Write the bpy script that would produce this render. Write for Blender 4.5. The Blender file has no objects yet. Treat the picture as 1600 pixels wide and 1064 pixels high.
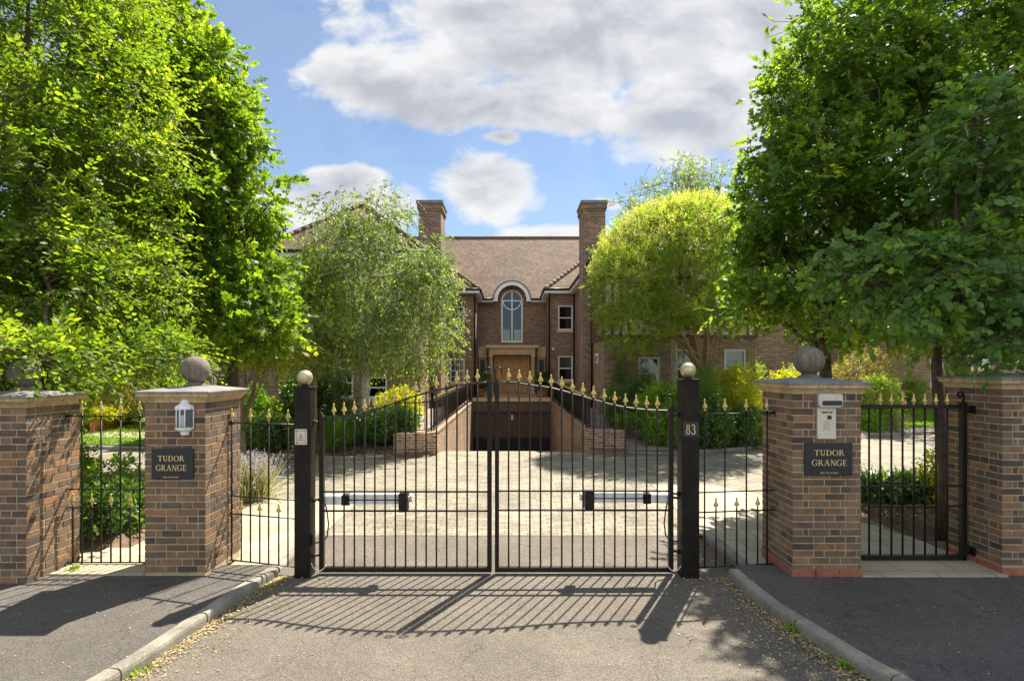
import bpy, math, random
import numpy as np
from mathutils import Vector, Matrix
random.seed(7)
rng = np.random.default_rng(11)
R = math.radians
scene = bpy.context.scene
COL = scene.collection
F, HOR, CZ = 850.0, 575.0, 2.29
def X(px, d): return (px-800.0)*d/F
def Z(py, d): return CZ-(py-HOR)*d/F

# ------------------------------------------------------------------ materials
MATS = {}
def newmat(name):
    m = bpy.data.materials.new(name); m.use_nodes = True
    nt = m.node_tree; nt.nodes.clear()
    out = nt.nodes.new('ShaderNodeOutputMaterial')
    b = nt.nodes.new('ShaderNodeBsdfPrincipled')
    nt.links.new(b.outputs[0], out.inputs[0])
    MATS[name] = m
    return m, nt, b, out
def N(nt, t, **kw):
    n = nt.nodes.new(t)
    for k, v in kw.items():
        if k in n.inputs.keys(): n.inputs[k].default_value = v
        else: setattr(n, k, v)
    return n
def ramp(nt, fac, stops, interp='LINEAR'):
    r = nt.nodes.new('ShaderNodeValToRGB'); r.color_ramp.interpolation = interp
    el = r.color_ramp.elements
    while len(el) < len(stops): el.new(0.5)
    for e, (p, c) in zip(el, stops):
        e.position = p; e.color = (c[0], c[1], c[2], 1)
    nt.links.new(fac, r.inputs[0])
    return r.outputs[0]
def mixc(nt, a, b, fac, mode='MIX'):
    m = nt.nodes.new('ShaderNodeMix'); m.data_type = 'RGBA'; m.blend_type = mode
    for sock, v in ((m.inputs[0], fac), (m.inputs[6], a), (m.inputs[7], b)):
        if isinstance(v, (int, float)): sock.default_value = v
        elif isinstance(v, tuple): sock.default_value = (v[0], v[1], v[2], 1)
        else: nt.links.new(v, sock)
    return m.outputs[2]
def bump(nt, b, h, dist=0.01, strength=0.5):
    bm = N(nt, 'ShaderNodeBump', Distance=dist, Strength=strength)
    nt.links.new(h, bm.inputs['Height']); nt.links.new(bm.outputs[0], b.inputs['Normal'])
def objco(nt): return nt.nodes.new('ShaderNodeNewGeometry').outputs['Position']
def noise(nt, scale, detail=4, rough=.6, vec=None, out=0):
    n = N(nt, 'ShaderNodeTexNoise', Scale=scale, Detail=detail, Roughness=rough)
    nt.links.new(vec if vec is not None else objco(nt), n.inputs['Vector'])
    return n.outputs[out]
def plain(name, col, rough=.5, metal=0, var=.12, nscale=6, bmp=0, bscale=60, spec=None):
    m, nt, b, out = newmat(name)
    dark = tuple(c*(1-var) for c in col); lite = tuple(min(1, c*(1+var)) for c in col)
    c = ramp(nt, noise(nt, nscale), [(.3, dark), (.7, lite)])
    nt.links.new(c, b.inputs['Base Color'])
    b.inputs['Roughness'].default_value = rough; b.inputs['Metallic'].default_value = metal
    if bmp: bump(nt, b, noise(nt, bscale, 6), .004, bmp)
    if spec is not None: b.inputs['Specular IOR Level'].default_value = spec
    return m
def uvn(nt): return nt.nodes.new('ShaderNodeUVMap').outputs[0]

def brick_tex(name, stops, mortar, bw=.225, rh=.075, ms=.006, offset=.5, dirt=.3, bumpd=.006, rough=.85, squash=1.0, sfreq=2):
    m, nt, b, out = newmat(name)
    t = N(nt, 'ShaderNodeTexBrick')
    t.inputs['Color1'].default_value = (0, 0, 0, 1); t.inputs['Color2'].default_value = (1, 1, 1, 1)
    t.inputs['Mortar'].default_value = (.5, .5, .5, 1)
    t.inputs['Scale'].default_value = 1; t.inputs['Mortar Size'].default_value = ms
    t.inputs['Mortar Smooth'].default_value = .2; t.inputs['Bias'].default_value = 0
    t.inputs['Brick Width'].default_value = bw; t.inputs['Row Height'].default_value = rh
    t.offset = offset; t.squash = squash; t.squash_frequency = sfreq
    nt.links.new(uvn(nt), t.inputs['Vector'])
    c = ramp(nt, t.outputs['Color'], stops)
    c = mixc(nt, c, mortar, t.outputs['Fac'])
    big = ramp(nt, noise(nt, .9, 5), [(.3, (1-dirt,)*3), (.7, (1+dirt*.4,)*3)])
    c = mixc(nt, c, big, 1.0, 'MULTIPLY')
    fine = ramp(nt, noise(nt, 45, 4), [(.3, (.8,)*3), (.7, (1.15,)*3)])
    c = mixc(nt, c, fine, 1.0, 'MULTIPLY')
    nt.links.new(c, b.inputs['Base Color']); b.inputs['Roughness'].default_value = rough
    inv = N(nt, 'ShaderNodeMath', operation='SUBTRACT'); inv.inputs[0].default_value = 1
    nt.links.new(t.outputs['Fac'], inv.inputs[1])
    bump(nt, b, inv.outputs[0], bumpd, .8)
    return m

BR = [(0, (.075, .052, .05)), (.3, (.13, .078, .062)), (.6, (.2, .105, .075)), (1, (.27, .13, .085))]
brick_tex('house_brick', [(0, (.12, .078, .054)), (.35, (.20, .12, .074)), (.65, (.27, .16, .092)), (1, (.36, .215, .125))], (.46, .38, .27), ms=.009)
brick_tex('ramp_brick', [(0, (.17, .10, .065)), (.35, (.27, .155, .09)), (.65, (.36, .2, .115)), (1, (.45, .27, .16))], (.58, .48, .34), ms=.010)
brick_tex('roof_tile', [(0, (.13, .08, .050)), (.35, (.185, .113, .07)), (.65, (.23, .145, .088)), (1, (.27, .18, .11))], (.10, .062, .04), bw=.17, rh=.14, ms=.012, bumpd=.008, dirt=.35)
brick_tex('paver', [(0, (.22, .195, .145)), (.4, (.275, .24, .175)), (.7, (.315, .275, .20)), (1, (.37, .325, .24))], (.15, .125, .09), bw=.21, rh=.105, ms=.007, bumpd=.005, dirt=.35)
brick_tex('path_paver', [(0, (.22, .15, .13)), (.5, (.34, .25, .21)), (1, (.44, .34, .29))], (.16, .12, .1), bw=.21, rh=.105, ms=.006, bumpd=.004)
brick_tex('slab', [(0, (.38, .325, .225)), (.5, (.45, .385, .265)), (1, (.52, .45, .32))], (.2, .17, .12), bw=.6, rh=.45, ms=.007, bumpd=.006, offset=.5, dirt=.2)

def attr_brick():
    m, nt, b, out = newmat('pier_brick')
    a = N(nt, 'ShaderNodeAttribute', attribute_name='rnd')
    c = ramp(nt, a.outputs['Fac'], [(0, (.078, .062, .052)), (.25, (.13, .092, .066)), (.5, (.19, .125, .078)), (.75, (.245, .145, .084)), (1, (.33, .17, .088))])
    n1 = noise(nt, 14, 5, .7)
    c = mixc(nt, c, ramp(nt, n1, [(.25, (.62, .62, .66)), (.5, (1, 1, 1)), (.78, (1.35, 1.22, 1.1))]), 1.0, 'MULTIPLY')
    n2 = noise(nt, 2.2, 5, .6)
    c = mixc(nt, c, (.34, .27, .19), ramp(nt, n2, [(.5, (0, 0, 0)), (.8, (.4, .4, .4))]))
    n3 = noise(nt, 1.1, 6, .65)
    c = mixc(nt, c, ramp(nt, n3, [(.3, (.72, .7, .66)), (.6, (1.08, 1.06, 1.02))]), 1.0, 'MULTIPLY')
    nt.links.new(c, b.inputs['Base Color']); b.inputs['Roughness'].default_value = .88
    bump(nt, b, noise(nt, 70, 6, .7), .006, .7)
attr_brick()
plain('mortar', (.44, .34, .205), .95, var=.25, nscale=12, bmp=.8, bscale=120)
plain('red_brick', (.34, .12, .07), .85, var=.3, nscale=9, bmp=.6)
plain('black_metal', (.013, .010, .007), .42, var=.3, nscale=20, bmp=.12, bscale=180, spec=.3)
plain('post_metal', (.014, .010, .007), .5, var=.5, nscale=7, bmp=.3, bscale=150, spec=.22)
plain('gold', (.66, .49, .16), .5, metal=.4, var=.18, nscale=30)
plain('brass_ball', (.60, .50, .28), .38, metal=.55, var=.18, nscale=14, bmp=.2, bscale=40)
plain('white_paint', (.82, .83, .82), .5, var=.05)
plain('pale_green_paint', (.55, .63, .58), .5, var=.06)
plain('render_cream', (.72, .68, .58), .8, var=.06)
plain('timber_dark', (.10, .055, .035), .7, var=.3)
plain('oak_door', (.62, .35, .13), .45, var=.22, nscale=5, bmp=.2)
plain('house_stone', (.68, .50, .30), .8, var=.15, nscale=3)
plain('lead', (.16, .17, .18), .6, var=.2)
plain('sign_slate', (.018, .021, .026), .35, var=.2, nscale=30)
plain('sign_gold', (.78, .58, .24), .5, var=.08)
plain('plate_cream', (.66, .60, .46), .55, var=.08)
plain('ink', (.05, .04, .03), .6)
plain('steel', (.55, .53, .47), .38, metal=.7, var=.1, nscale=20)
plain('panel_cream', (.66, .60, .50), .4, metal=.15, var=.06)
plain('alu_white', (.72, .72, .69), .35, var=.06, nscale=8)
plain('cable_white', (.62, .60, .54), .5)
plain('terracotta', (.48, .2, .1), .8, var=.2, nscale=4, bmp=.3)
plain('garage_mesh', (.13, .085, .06), .7, var=.2)
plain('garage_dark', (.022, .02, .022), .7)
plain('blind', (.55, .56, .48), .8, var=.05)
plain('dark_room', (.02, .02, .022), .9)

def stone_cap(name, base, streak):
    m, nt, b, out = newmat(name)
    mp = N(nt, 'ShaderNodeMapping'); mp.inputs['Scale'].default_value = (1, 1, .08)
    nt.links.new(objco(nt), mp.inputs['Vector'])
    st = noise(nt, 30, 5, .7, vec=mp.outputs[0])
    c = ramp(nt, st, [(.32, tuple(x*streak for x in base)), (.62, base)])
    c = mixc(nt, c, ramp(nt, noise(nt, 7, 5, .65), [(.3, (.7, .7, .72)), (.65, (1.1, 1.1, 1.08))]), 1.0, 'MULTIPLY')
    nt.links.new(c, b.inputs['Base Color']); b.inputs['Roughness'].default_value = .9
    bump(nt, b, noise(nt, 90, 6, .7), .005, .6)
stone_cap('cornice_stone', (.60, .43, .23), .6)
stone_cap('coping_stone', (.27, .26, .245), .7)
stone_cap('ball_stone', (.24, .20, .155), .42)

def asphalt(name, c0, c1, patch):
    m, nt, b, out = newmat(name)
    v = N(nt, 'ShaderNodeTexVoronoi', Scale=150.0); nt.links.new(objco(nt), v.inputs['Vector'])
    c = ramp(nt, v.outputs['Color'], [(.1, c0), (.55, tuple((a+b_)/2 for a, b_ in zip(c0, c1))), (.9, c1)])
    c = mixc(nt, c, ramp(nt, noise(nt, 1.3, 6, .6), [(.3, (1-patch,)*3), (.7, (1+patch*.6,)*3)]), 1.0, 'MULTIPLY')
    c = mixc(nt, c, ramp(nt, noise(nt, 9, 4, .7), [(.3, (.86,)*3), (.7, (1.1,)*3)]), 1.0, 'MULTIPLY')
    c = mixc(nt, c, ramp(nt, noise(nt, 2.6, 3, .5), [(.66, (1,)*3), (.72, (.72,)*3)]), 1.0, 'MULTIPLY')
    ck = N(nt, 'ShaderNodeTexVoronoi', Scale=.55); ck.feature = 'DISTANCE_TO_EDGE'
    wv = N(nt, 'ShaderNodeVectorMath', operation='MULTIPLY_ADD'); nt.links.new(noise(nt, 1.6, 5, .6, out=1), wv.inputs[0]); wv.inputs[1].default_value = (.9, .9, .9); nt.links.new(objco(nt), wv.inputs[2]); nt.links.new(wv.outputs[0], ck.inputs['Vector'])
    c = mixc(nt, c, ramp(nt, ck.outputs['Distance'], [(0, (.45,)*3), (.006, (1,)*3)]), .8, 'MULTIPLY')
    sp = N(nt, 'ShaderNodeTexVoronoi', Scale=60.0); nt.links.new(objco(nt), sp.inputs['Vector'])
    c = mixc(nt, c, (.46, .42, .34), ramp(nt, sp.outputs['Distance'], [(.05, (.6,)*3), (.14, (0,)*3)]))
    nt.links.new(c, b.inputs['Base Color']); b.inputs['Roughness'].default_value = .9
    bump(nt, b, v.outputs['Distance'], .006, .7)
asphalt('asphalt', (.075, .063, .050), (.235, .20, .157), .22)
asphalt('asphalt_fine', (.055, .048, .042), (.16, .14, .118), .22)
def kerbmat():
    m, nt, b, out = newmat('kerb_concrete')
    c = ramp(nt, noise(nt, 3, 6, .7), [(.3, (.16, .145, .115)), (.5, (.27, .245, .19)), (.72, (.38, .35, .28))])
    c = mixc(nt, c, ramp(nt, noise(nt, 60, 4), [(.3, (.75,)*3), (.7, (1.15,)*3)]), 1.0, 'MULTIPLY')
    nt.links.new(c, b.inputs['Base Color']); b.inputs['Roughness'].default_value = .9
    bump(nt, b, noise(nt, 80, 5, .7), .006, .7)
kerbmat()
plain('soil', (.15, .095, .06), .95, var=.5, nscale=14, bmp=1.0, bscale=40)
plain('lawn', (.13, .22, .03), .9, var=.3, nscale=5, bmp=.8, bscale=60)
plain('bark', (.10, .07, .045), .9, var=.35, nscale=12, bmp=1.0, bscale=30)
plain('bark_tan', (.30, .215, .12), .9, var=.3, nscale=10, bmp=.8, bscale=30)
plain('bark_birch', (.46, .40, .31), .85, var=.4, nscale=7, bmp=.6, bscale=30)

def leafmat(name, stops, trans, tfac=.45, rough=.5, spec=.25):
    m, nt, b, out = newmat(name)
    a = N(nt, 'ShaderNodeAttribute', attribute_name='rnd')
    c = ramp(nt, a.outputs['Fac'], stops)
    nt.links.new(c, b.inputs['Base Color']); b.inputs['Roughness'].default_value = rough
    b.inputs['Specular IOR Level'].default_value = spec
    t = N(nt, 'ShaderNodeBsdfTranslucent')
    tc = mixc(nt, c, trans, 1.0, 'MULTIPLY')
    nt.links.new(tc, t.inputs['Color'])
    mx = N(nt, 'ShaderNodeMixShader'); mx.inputs[0].default_value = tfac
    nt.links.new(b.outputs[0], mx.inputs[1]); nt.links.new(t.outputs[0], mx.inputs[2])
    nt.links.new(mx.outputs[0], out.inputs[0])
TR = (2.9, 2.75, .8)
leafmat('leaf_hornbeam', [(0, (.06, .11, .015)), (.6, (.108, .178, .022)), (.93, (.22, .29, .034)), (1, (.36, .33, .06))], TR, .48)
leafmat('leaf_maple', [(0, (.058, .11, .015)), (.6, (.105, .18, .022)), (.93, (.22, .30, .034)), (1, (.36, .34, .06))], TR, .5)
leafmat('leaf_maple_dark', [(0, (.05, .105, .022)), (.6, (.10, .18, .03)), (.93, (.21, .30, .042)), (1, (.36, .36, .07))], TR, .5)
leafmat('leaf_round', [(0, (.055, .115, .038)), (.5, (.10, .185, .055)), (.85, (.15, .25, .06)), (1, (.26, .38, .06))], (3.0, 3.0, .9), .42, .48, .3)
leafmat('leaf_birch', [(0, (.06, .11, .025)), (.6, (.12, .19, .04)), (1, (.36, .42, .18))], (2.4, 2.3, 1.0), .45, .5, .25)
leafmat('leaf_privet', [(0, (.10, .17, .025)), (.6, (.16, .245, .035)), (1, (.28, .36, .06))], (2.6, 2.4, .9), .5)
leafmat('flower_privet', [(0, (.42, .46, .10)), (1, (.62, .62, .20))], (1.5, 1.5, .8), .5)
leafmat('leaf_dark', [(0, (.045, .09, .024)), (.6, (.085, .15, .034)), (1, (.18, .27, .05))], (2.6, 2.8, .8), .3, .32, .5)
leafmat('leaf_mid', [(0, (.10, .18, .03)), (.6, (.18, .28, .045)), (1, (.30, .40, .07))], TR, .4)
leafmat('leaf_yellow', [(0, (.20, .26, .025)), (.6, (.34, .38, .035)), (1, (.52, .50, .07))], (2.2, 2.0, .6), .5)
leafmat('leaf_conifer', [(0, (.06, .13, .015)), (.6, (.10, .20, .018)), (1, (.15, .28, .02))], (2.4, 2.4, .6), .4)
leafmat('leaf_silver', [(0, (.22, .23, .13)), (.6, (.32, .33, .18)), (1, (.48, .46, .26))], (1.7, 1.7, .8), .45)
leafmat('leaf_copper', [(0, (.14, .13, .05)), (.6, (.25, .24, .08)), (1, (.36, .30, .14))], (2.0, 1.8, .8), .45)
leafmat('petal_pink', [(0, (.65, .16, .32)), (1, (.8, .34, .5))], (1.2, 1.0, 1.0), .4)
leafmat('petal_white', [(0, (.75, .73, .66)), (1, (.85, .85, .8))], (1, 1, 1), .4)
leafmat('lavender', [(0, (.36, .33, .42)), (1, (.55, .50, .56))], (1.3, 1.2, 1.2), .4)
leafmat('litter', [(0, (.30, .19, .06)), (.4, (.48, .36, .15)), (.8, (.60, .50, .26)), (.93, (.65, .6, .4)), (1, (.14, .2, .03))], (1, .9, .6), .2, .8, .1)
leafmat('mulch', [(0, (.10, .06, .04)), (.6, (.20, .13, .08)), (1, (.38, .28, .17))], (1, 1, 1), .1, .9, .1)
leafmat('grass_blade', [(0, (.10, .18, .02)), (.6, (.16, .27, .03)), (1, (.26, .36, .05))], (2, 2, .6), .4)

def glassmat(name, tint, gl=.3):
    m, nt, b, out = newmat(name)
    t = N(nt, 'ShaderNodeBsdfTransparent'); t.inputs[0].default_value = (*tint, 1)
    g = N(nt, 'ShaderNodeBsdfGlossy', Roughness=.03)
    mx = N(nt, 'ShaderNodeMixShader'); mx.inputs[0].default_value = gl
    nt.links.new(t.outputs[0], mx.inputs[1]); nt.links.new(g.outputs[0], mx.inputs[2])
    nt.links.new(mx.outputs[0], out.inputs[0])
glassmat('glass', (.6, .65, .62), .10)
glassmat('glass_arch', (.8, .85, .85), .05)
glassmat('glass_lantern', (.8, .84, .88), .06)

# ------------------------------------------------------------------ objects
def tag(o, label=None, cat=None, group=None, kind=None):
    if label: o['label'] = label
    if cat: o['category'] = cat
    if group: o['group'] = group
    if kind: o['kind'] = kind
    return o
def empty(name, loc, label, cat, group=None):
    o = bpy.data.objects.new(name, None); COL.objects.link(o); o.location = loc
    o.empty_display_size = .2
    return tag(o, label, cat, group)
def worldloc(o):
    v = Vector((0, 0, 0))
    while o is not None:
        v += o.location; o = o.parent
    return v

class MB:
    def __init__(s): s.v = []; s.f = []; s.r = []; s.sm = []
    def add(s, vs, fs, r=None, smooth=False):
        n = len(s.v); s.v += [tuple(v) for v in vs]
        for f in fs:
            s.f.append(tuple(i+n for i in f)); s.r.append(random.random() if r is None else r); s.sm.append(smooth)
        return s
    def box(s, x0, x1, y0, y1, z0, z1, r=None):
        x0, x1 = min(x0, x1), max(x0, x1); y0, y1 = min(y0, y1), max(y0, y1); z0, z1 = min(z0, z1), max(z0, z1)
        vs = [(x0,y0,z0),(x1,y0,z0),(x1,y1,z0),(x0,y1,z0),(x0,y0,z1),(x1,y0,z1),(x1,y1,z1),(x0,y1,z1)]
        return s.add(vs, [(0,3,2,1),(4,5,6,7),(0,1,5,4),(1,2,6,5),(2,3,7,6),(3,0,4,7)], r)
    def bbox(s, x0, x1, y0, y1, z0, z1, b=.004, r=None):
        """box with chamfered vertical and top/bottom edges"""
        x0, x1 = min(x0, x1), max(x0, x1); y0, y1 = min(y0, y1), max(y0, y1)
        def ring(i, z):
            return [(x0+i+b,y0+i,z),(x1-i-b,y0+i,z),(x1-i,y0+i+b,z),(x1-i,y1-i-b,z),(x1-i-b,y1-i,z),(x0+i+b,y1-i,z),(x0+i,y1-i-b,z),(x0+i,y0+i+b,z)]
        rs = [ring(b*.9, z0), ring(0, z0+b), ring(0, z1-b), ring(b*.9, z1)]
        return s.rings(rs, closed=True, cap=True, smooth=False, r=r)
    def rings(s, rs, closed=True, cap=True, smooth=True, r=None):
        n = len(rs[0]); vs = [p for q in rs for p in q]; fs = []
        for i in range(len(rs)-1):
            for j in range(n if closed else n-1):
                k = (j+1) % n
                fs.append((i*n+j, i*n+k, (i+1)*n+k, (i+1)*n+j))
        s.add(vs, fs, r, smooth)
        if cap:
            base = len(s.v)-len(vs)
            s.f.append(tuple(base+j for j in reversed(range(n)))); s.r.append(r or .5); s.sm.append(False)
            s.f.append(tuple(base+(len(rs)-1)*n+j for j in range(n))); s.r.append(r or .5); s.sm.append(False)
        return s
    def tube(s, pts, rad, n=8, cap=True, smooth=True, flat=None):
        pts = [Vector(p) for p in pts]; m = len(pts)
        if not hasattr(rad, '__len__'): rad = [rad]*m
        rs = []; prev = None
        for i, p in enumerate(pts):
            d = (pts[min(i+1, m-1)]-pts[max(i-1, 0)])
            if d.length < 1e-9: d = Vector((0, 0, 1))
            d.normalize()
            if prev is None:
                a = Vector((0, 1, 0)) if abs(d.y) < .9 else Vector((1, 0, 0))
                u = (a-d*a.dot(d)).normalized()
            else:
                u = prev-d*prev.dot(d)
                u = u.normalized() if u.length > 1e-6 else prev
            prev = u; w = d.cross(u); q = []
            for k in range(n):
                t = 2*math.pi*k/n; c, sn = math.cos(t), math.sin(t)
                fu = rad[i]*(flat if flat else 1)
                q.append(tuple(p+u*c*fu+w*sn*rad[i]))
            rs.append(q)
        return s.rings(rs, True, cap, smooth)
    def lathe(s, cx, cy, prof, n=16, smooth=True, r=None):
        rs = [[(cx+rr*math.cos(2*math.pi*k/n), cy+rr*math.sin(2*math.pi*k/n), z) for k in range(n)] for rr, z in prof]
        return s.rings(rs, True, True, smooth, r)
    def ball(s, cx, cy, cz, rad, n=24, sz=1.0):
        m = n//2
        prof = [(max(rad*math.sin(math.pi*i/m), .0008), cz-rad*sz*math.cos(math.pi*i/m)) for i in range(m+1)]
        return s.lathe(cx, cy, prof, n)
    def poly_y(s, pts, y0, y1, r=None):
        """polygon in xz plane extruded from y0 (front) to y1"""
        n = len(pts)
        vs = [(x, y0, z) for x, z in pts]+[(x, y1, z) for x, z in pts]
        fs = [tuple(range(n)), tuple(reversed(range(n, 2*n)))]
        for i in range(n):
            j = (i+1) % n; fs.append((j, i, i+n, j+n))
        return s.add(vs, fs, r)
    def quad(s, a, b, c, d, r=None): return s.add([a, b, c, d], [(0, 1, 2, 3)], r)
    def build(s, name, mat, parent=None, uv=True, label=None, kind=None):
        me = bpy.data.meshes.new(name)
        o = bpy.data.objects.new(name, me); COL.objects.link(o)
        off = Vector((0, 0, 0))
        if parent is not None:
            o.parent = parent; off = worldloc(parent)
        V = np.array(s.v, dtype=np.float64)
        me.from_pydata((V-np.array(off)).tolist(), [], s.f)
        me.materials.append(MATS[mat])
        me.polygons.foreach_set('use_smooth', s.sm)
        a = me.attributes.new('rnd', 'FLOAT', 'FACE'); a.data.foreach_set('value', s.r)
        if uv:
            ul = me.uv_layers.new(name='UVMap'); me.update()
            nv = np.zeros(len(s.f)*3); me.polygons.foreach_get('normal', nv); nv = nv.reshape(-1, 3)
            uvs = np.zeros((len(me.loops), 2)); k = 0
            for fi, f in enumerate(s.f):
                n = nv[fi]
                if abs(n[2]) > .95: t = np.array((1., 0, 0)); b = np.array((0, 1., 0))
                else:
                    t = np.array((-n[1], n[0], 0)); t /= np.linalg.norm(t)+1e-12
                    b = np.cross(n, t)
                P = V[list(f)]
                uvs[k:k+len(f), 0] = P@t; uvs[k:k+len(f), 1] = P@b; k += len(f)
            ul.data.foreach_set('uv', uvs.ravel())
        me.validate(); me.update()
        if label: o['label'] = label
        if kind: o['kind'] = kind
        return o
def dup_tree(o, parent=None, loc=None):
    c = o.copy(); COL.objects.link(c); c.parent = parent
    if loc is not None: c.location = loc
    for ch in [x for x in COL.objects if x.parent == o]: dup_tree(ch, c)
    return c

# ------------------------------------------------------------------ serif lettering
def glyph(ch):
    P = []
    def rc(x0, z0, x1, z1): P.append([(x0, z0), (x1, z0), (x1, z1), (x0, z1)])
    def arc(cx, cz, rx, rz, a0, a1, tk=.14, tn=.05, n=16):
        for i in range(n):
            q = []
            for a in (a0+(a1-a0)*i/n, a0+(a1-a0)*(i+1)/n):
                t = R(a); w = tn+(tk-tn)*abs(math.cos(t))**1.5
                q.append(((cx+rx*math.cos(t), cz+rz*math.sin(t)), (cx+(rx-w)*math.cos(t), cz+(rz-w*.9)*math.sin(t))))
            P.append([q[0][0], q[1][0], q[1][1], q[0][1]])
    def dg(x0, z0, x1, z1, w): P.append([(x0-w/2, z0), (x0+w/2, z0), (x1+w/2, z1), (x1-w/2, z1)])
    def stem(x, w=.14, z0=0, z1=1, s=True):
        rc(x, z0, x+w, z1)
        if s:
            if z0 == 0: rc(x-.08, 0, x+w+.08, .045)
            if z1 == 1: rc(x-.08, .955, x+w+.08, 1)
    w = .8
    if ch == 'T': rc(0, .93, .8, 1); rc(0, .78, .045, .94); rc(.755, .78, .8, .94); stem(.33, z1=.94)
    elif ch == 'U': rc(.12, .3, .26, 1); rc(.02, .955, .36, 1); rc(.66, .3, .71, 1); rc(.56, .955, .82, 1); arc(.415, .32, .295, .32, 180, 360, .14, .07); w = .84
    elif ch == 'D': stem(.1); arc(.36, .5, .5, .5, -90, 90); rc(.2, 0, .37, .05); rc(.2, .95, .37, 1); w = .88
    elif ch == 'O': arc(.46, .5, .46, .51, 0, 360, n=28); w = .92
    elif ch == 'R': stem(.1); arc(.36, .75, .28, .25, -90, 90, .12, .05); rc(.2, .95, .37, 1); rc(.2, .5, .37, .55); dg(.76, 0, .38, .52, .15); rc(.68, 0, .9, .045); w = .88
    elif ch == 'G': arc(.47, .5, .47, .51, 48, 325, n=24); rc(.72, .08, .85, .44); rc(.62, .4, .94, .45); rc(.8, .72, .85, .95); w = .94
    elif ch == 'A': dg(.12, 0, .45, 1, .06); dg(.78, 0, .45, 1, .15); rc(.25, .32, .66, .37); rc(0, 0, .26, .045); rc(.62, 0, .94, .045); w = .92
    elif ch == 'N': stem(.12, .055); stem(.74, .055, 0, 1); dg(.76, 0, .17, 1, .15); w = .9
    elif ch == 'E': stem(.1); rc(.2, 0, .66, .05); rc(.2, .95, .62, 1); rc(.2, .49, .5, .54); rc(.62, 0, .66, .2); rc(.58, .8, .62, 1); rc(.47, .42, .5, .61); w = .72
    elif ch == 'F': stem(.1); rc(.2, .95, .62, 1); rc(.2, .49, .5, .54); rc(.58, .8, .62, 1); w = .66
    elif ch == 'I': stem(.12); w = .38
    elif ch == 'L': stem(.1); rc(.2, 0, .62, .05); rc(.58, 0, .62, .22); w = .68
    elif ch == 'C': arc(.47, .5, .47, .51, 45, 315, n=24); rc(.77, .72, .81, .95); w = .88
    elif ch == 'H': stem(.1, .12); stem(.62, .12); rc(.2, .47, .66, .53); w = .86
    elif ch == 'M': stem(.1, .05); stem(.85, .13); dg(.5, 0, .15, 1, .14); dg(.5, 0, .88, 1, .06); w = 1.08
    elif ch == 'W': dg(.3, 0, .08, 1, .14); dg(.3, 0, .52, 1, .06); dg(.74, 0, .52, 1, .14); dg(.74, 0, .96, 1, .06); rc(0, .955, .2, 1); rc(.86, .955, 1.04, 1); w = 1.06
    elif ch == 'S': arc(.32, .74, .26, .27, 30, 270, .1, .07); arc(.32, .27, .28, .28, -150, 90, .12, .07); w = .66
    elif ch == '8': arc(.3, .76, .22, .24, 0, 360, .1, .05, 24); arc(.3, .28, .29, .29, 0, 360, .13, .05, 24); w = .66
    elif ch == '3': arc(.26, .75, .26, .25, -80, 150, .12, .06); arc(.26, .29, .3, .3, -150, 90, .14, .06); P.append([(.0, .2), (.12, .2), (.12, .12), (.0, .12)]); w = .62
    else: w = .42
    return P, w
def lettering(mb, text, xc, z0, h, width, y0, y1):
    adv = []; tot = 0
    for ch in text:
        P, w = glyph(ch); adv.append((P, tot)); tot += w+.1
    tot -= .1; sx = width/tot; x = xc-width/2
    k = 0
    for P, off in adv:
        for poly in P:
            k += 1; e = .00004*(k % 7)
            mb.poly_y([(x+(off+a)*sx, z0+b*h) for a, b in poly], y0-e, y1)
    return mb
# ------------------------------------------------------------------ ground, roads, kerbs
KX = [-40, -22, -13, -9, -7, -5.4, -4, -3.02, 3.02, 4.2, 5.2, 6.8, 8.8, 13.3, 20, 40]
KY = [18, 16.5, 15.4, 14.9, 14.2, 13.7, 13.5, 13.75, 14.3, 14.2, 14.6, 15.3, 16.6, 18.5, 19.6, 21]
def yk(x): return float(np.interp(x, KX, KY))
def gh(x, y):
    d = y-yk(x)
    if d < 0: return -.03
    t = min(1.0, d/(7.5 if x > 11 else 11.0 if x < -8 else 5.0)); t = t*t*(3-2*t)
    return .085+.60*t
XL = -2.13; XR = 2.13
def build_ground():
    xs = sorted(set([-400, -150, -70, -40]+[round(-30+i*.75, 3) for i in range(81)]+[40, 70, 150, 400, XL, XR, 3.02, -3.02]))
    ys = sorted(set([-200, -60, -20, -8, 0, 4, 6, 8, 10, 12, 12.8]+[round(13.2+i*.28, 3) for i in range(50)]+[27.6, 31.5, 40, 70, 150, 420]))
    mb = MB(); idx = {}
    for j, y in enumerate(ys):
        for i, x in enumerate(xs):
            idx[i, j] = len(mb.v)
            mb.v.append((x, y, gh(x, y) if y < 60 else .685))
    for j in range(len(ys)-1):
        for i in range(len(xs)-1):
            xm = (xs[i]+xs[i+1])/2; ym = (ys[j]+ys[j+1])/2
            if XL < xm < XR and 12.8 < ym < 31.5: continue
            mb.f.append((idx[i, j], idx[i+1, j], idx[i+1, j+1], idx[i, j+1])); mb.r.append(.5); mb.sm.append(True)
    mb.build('ground', 'soil', kind='structure')
build_ground()
def sheet(name, pts, mat, z):
    mb = MB(); zz = z if callable(z) else (lambda x, y: z)
    mb.add([(x, y, zz(x, y)) for x, y in pts], [tuple(range(len(pts)))])
    return mb.build(name, mat, kind='structure')
def strip_sheet(name, rows, mat, zf):
    """rows: list of ((x0,y0),(x1,y1)) edge pairs"""
    mb = MB(); vs = []; fs = []
    for a, b in rows: vs += [(*a, zf(*a)), (*b, zf(*b))]
    for i in range(len(rows)-1): fs.append((2*i, 2*i+1, 2*i+3, 2*i+2))
    mb.add(vs, fs); return mb.build(name, mat, kind='structure')
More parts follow.
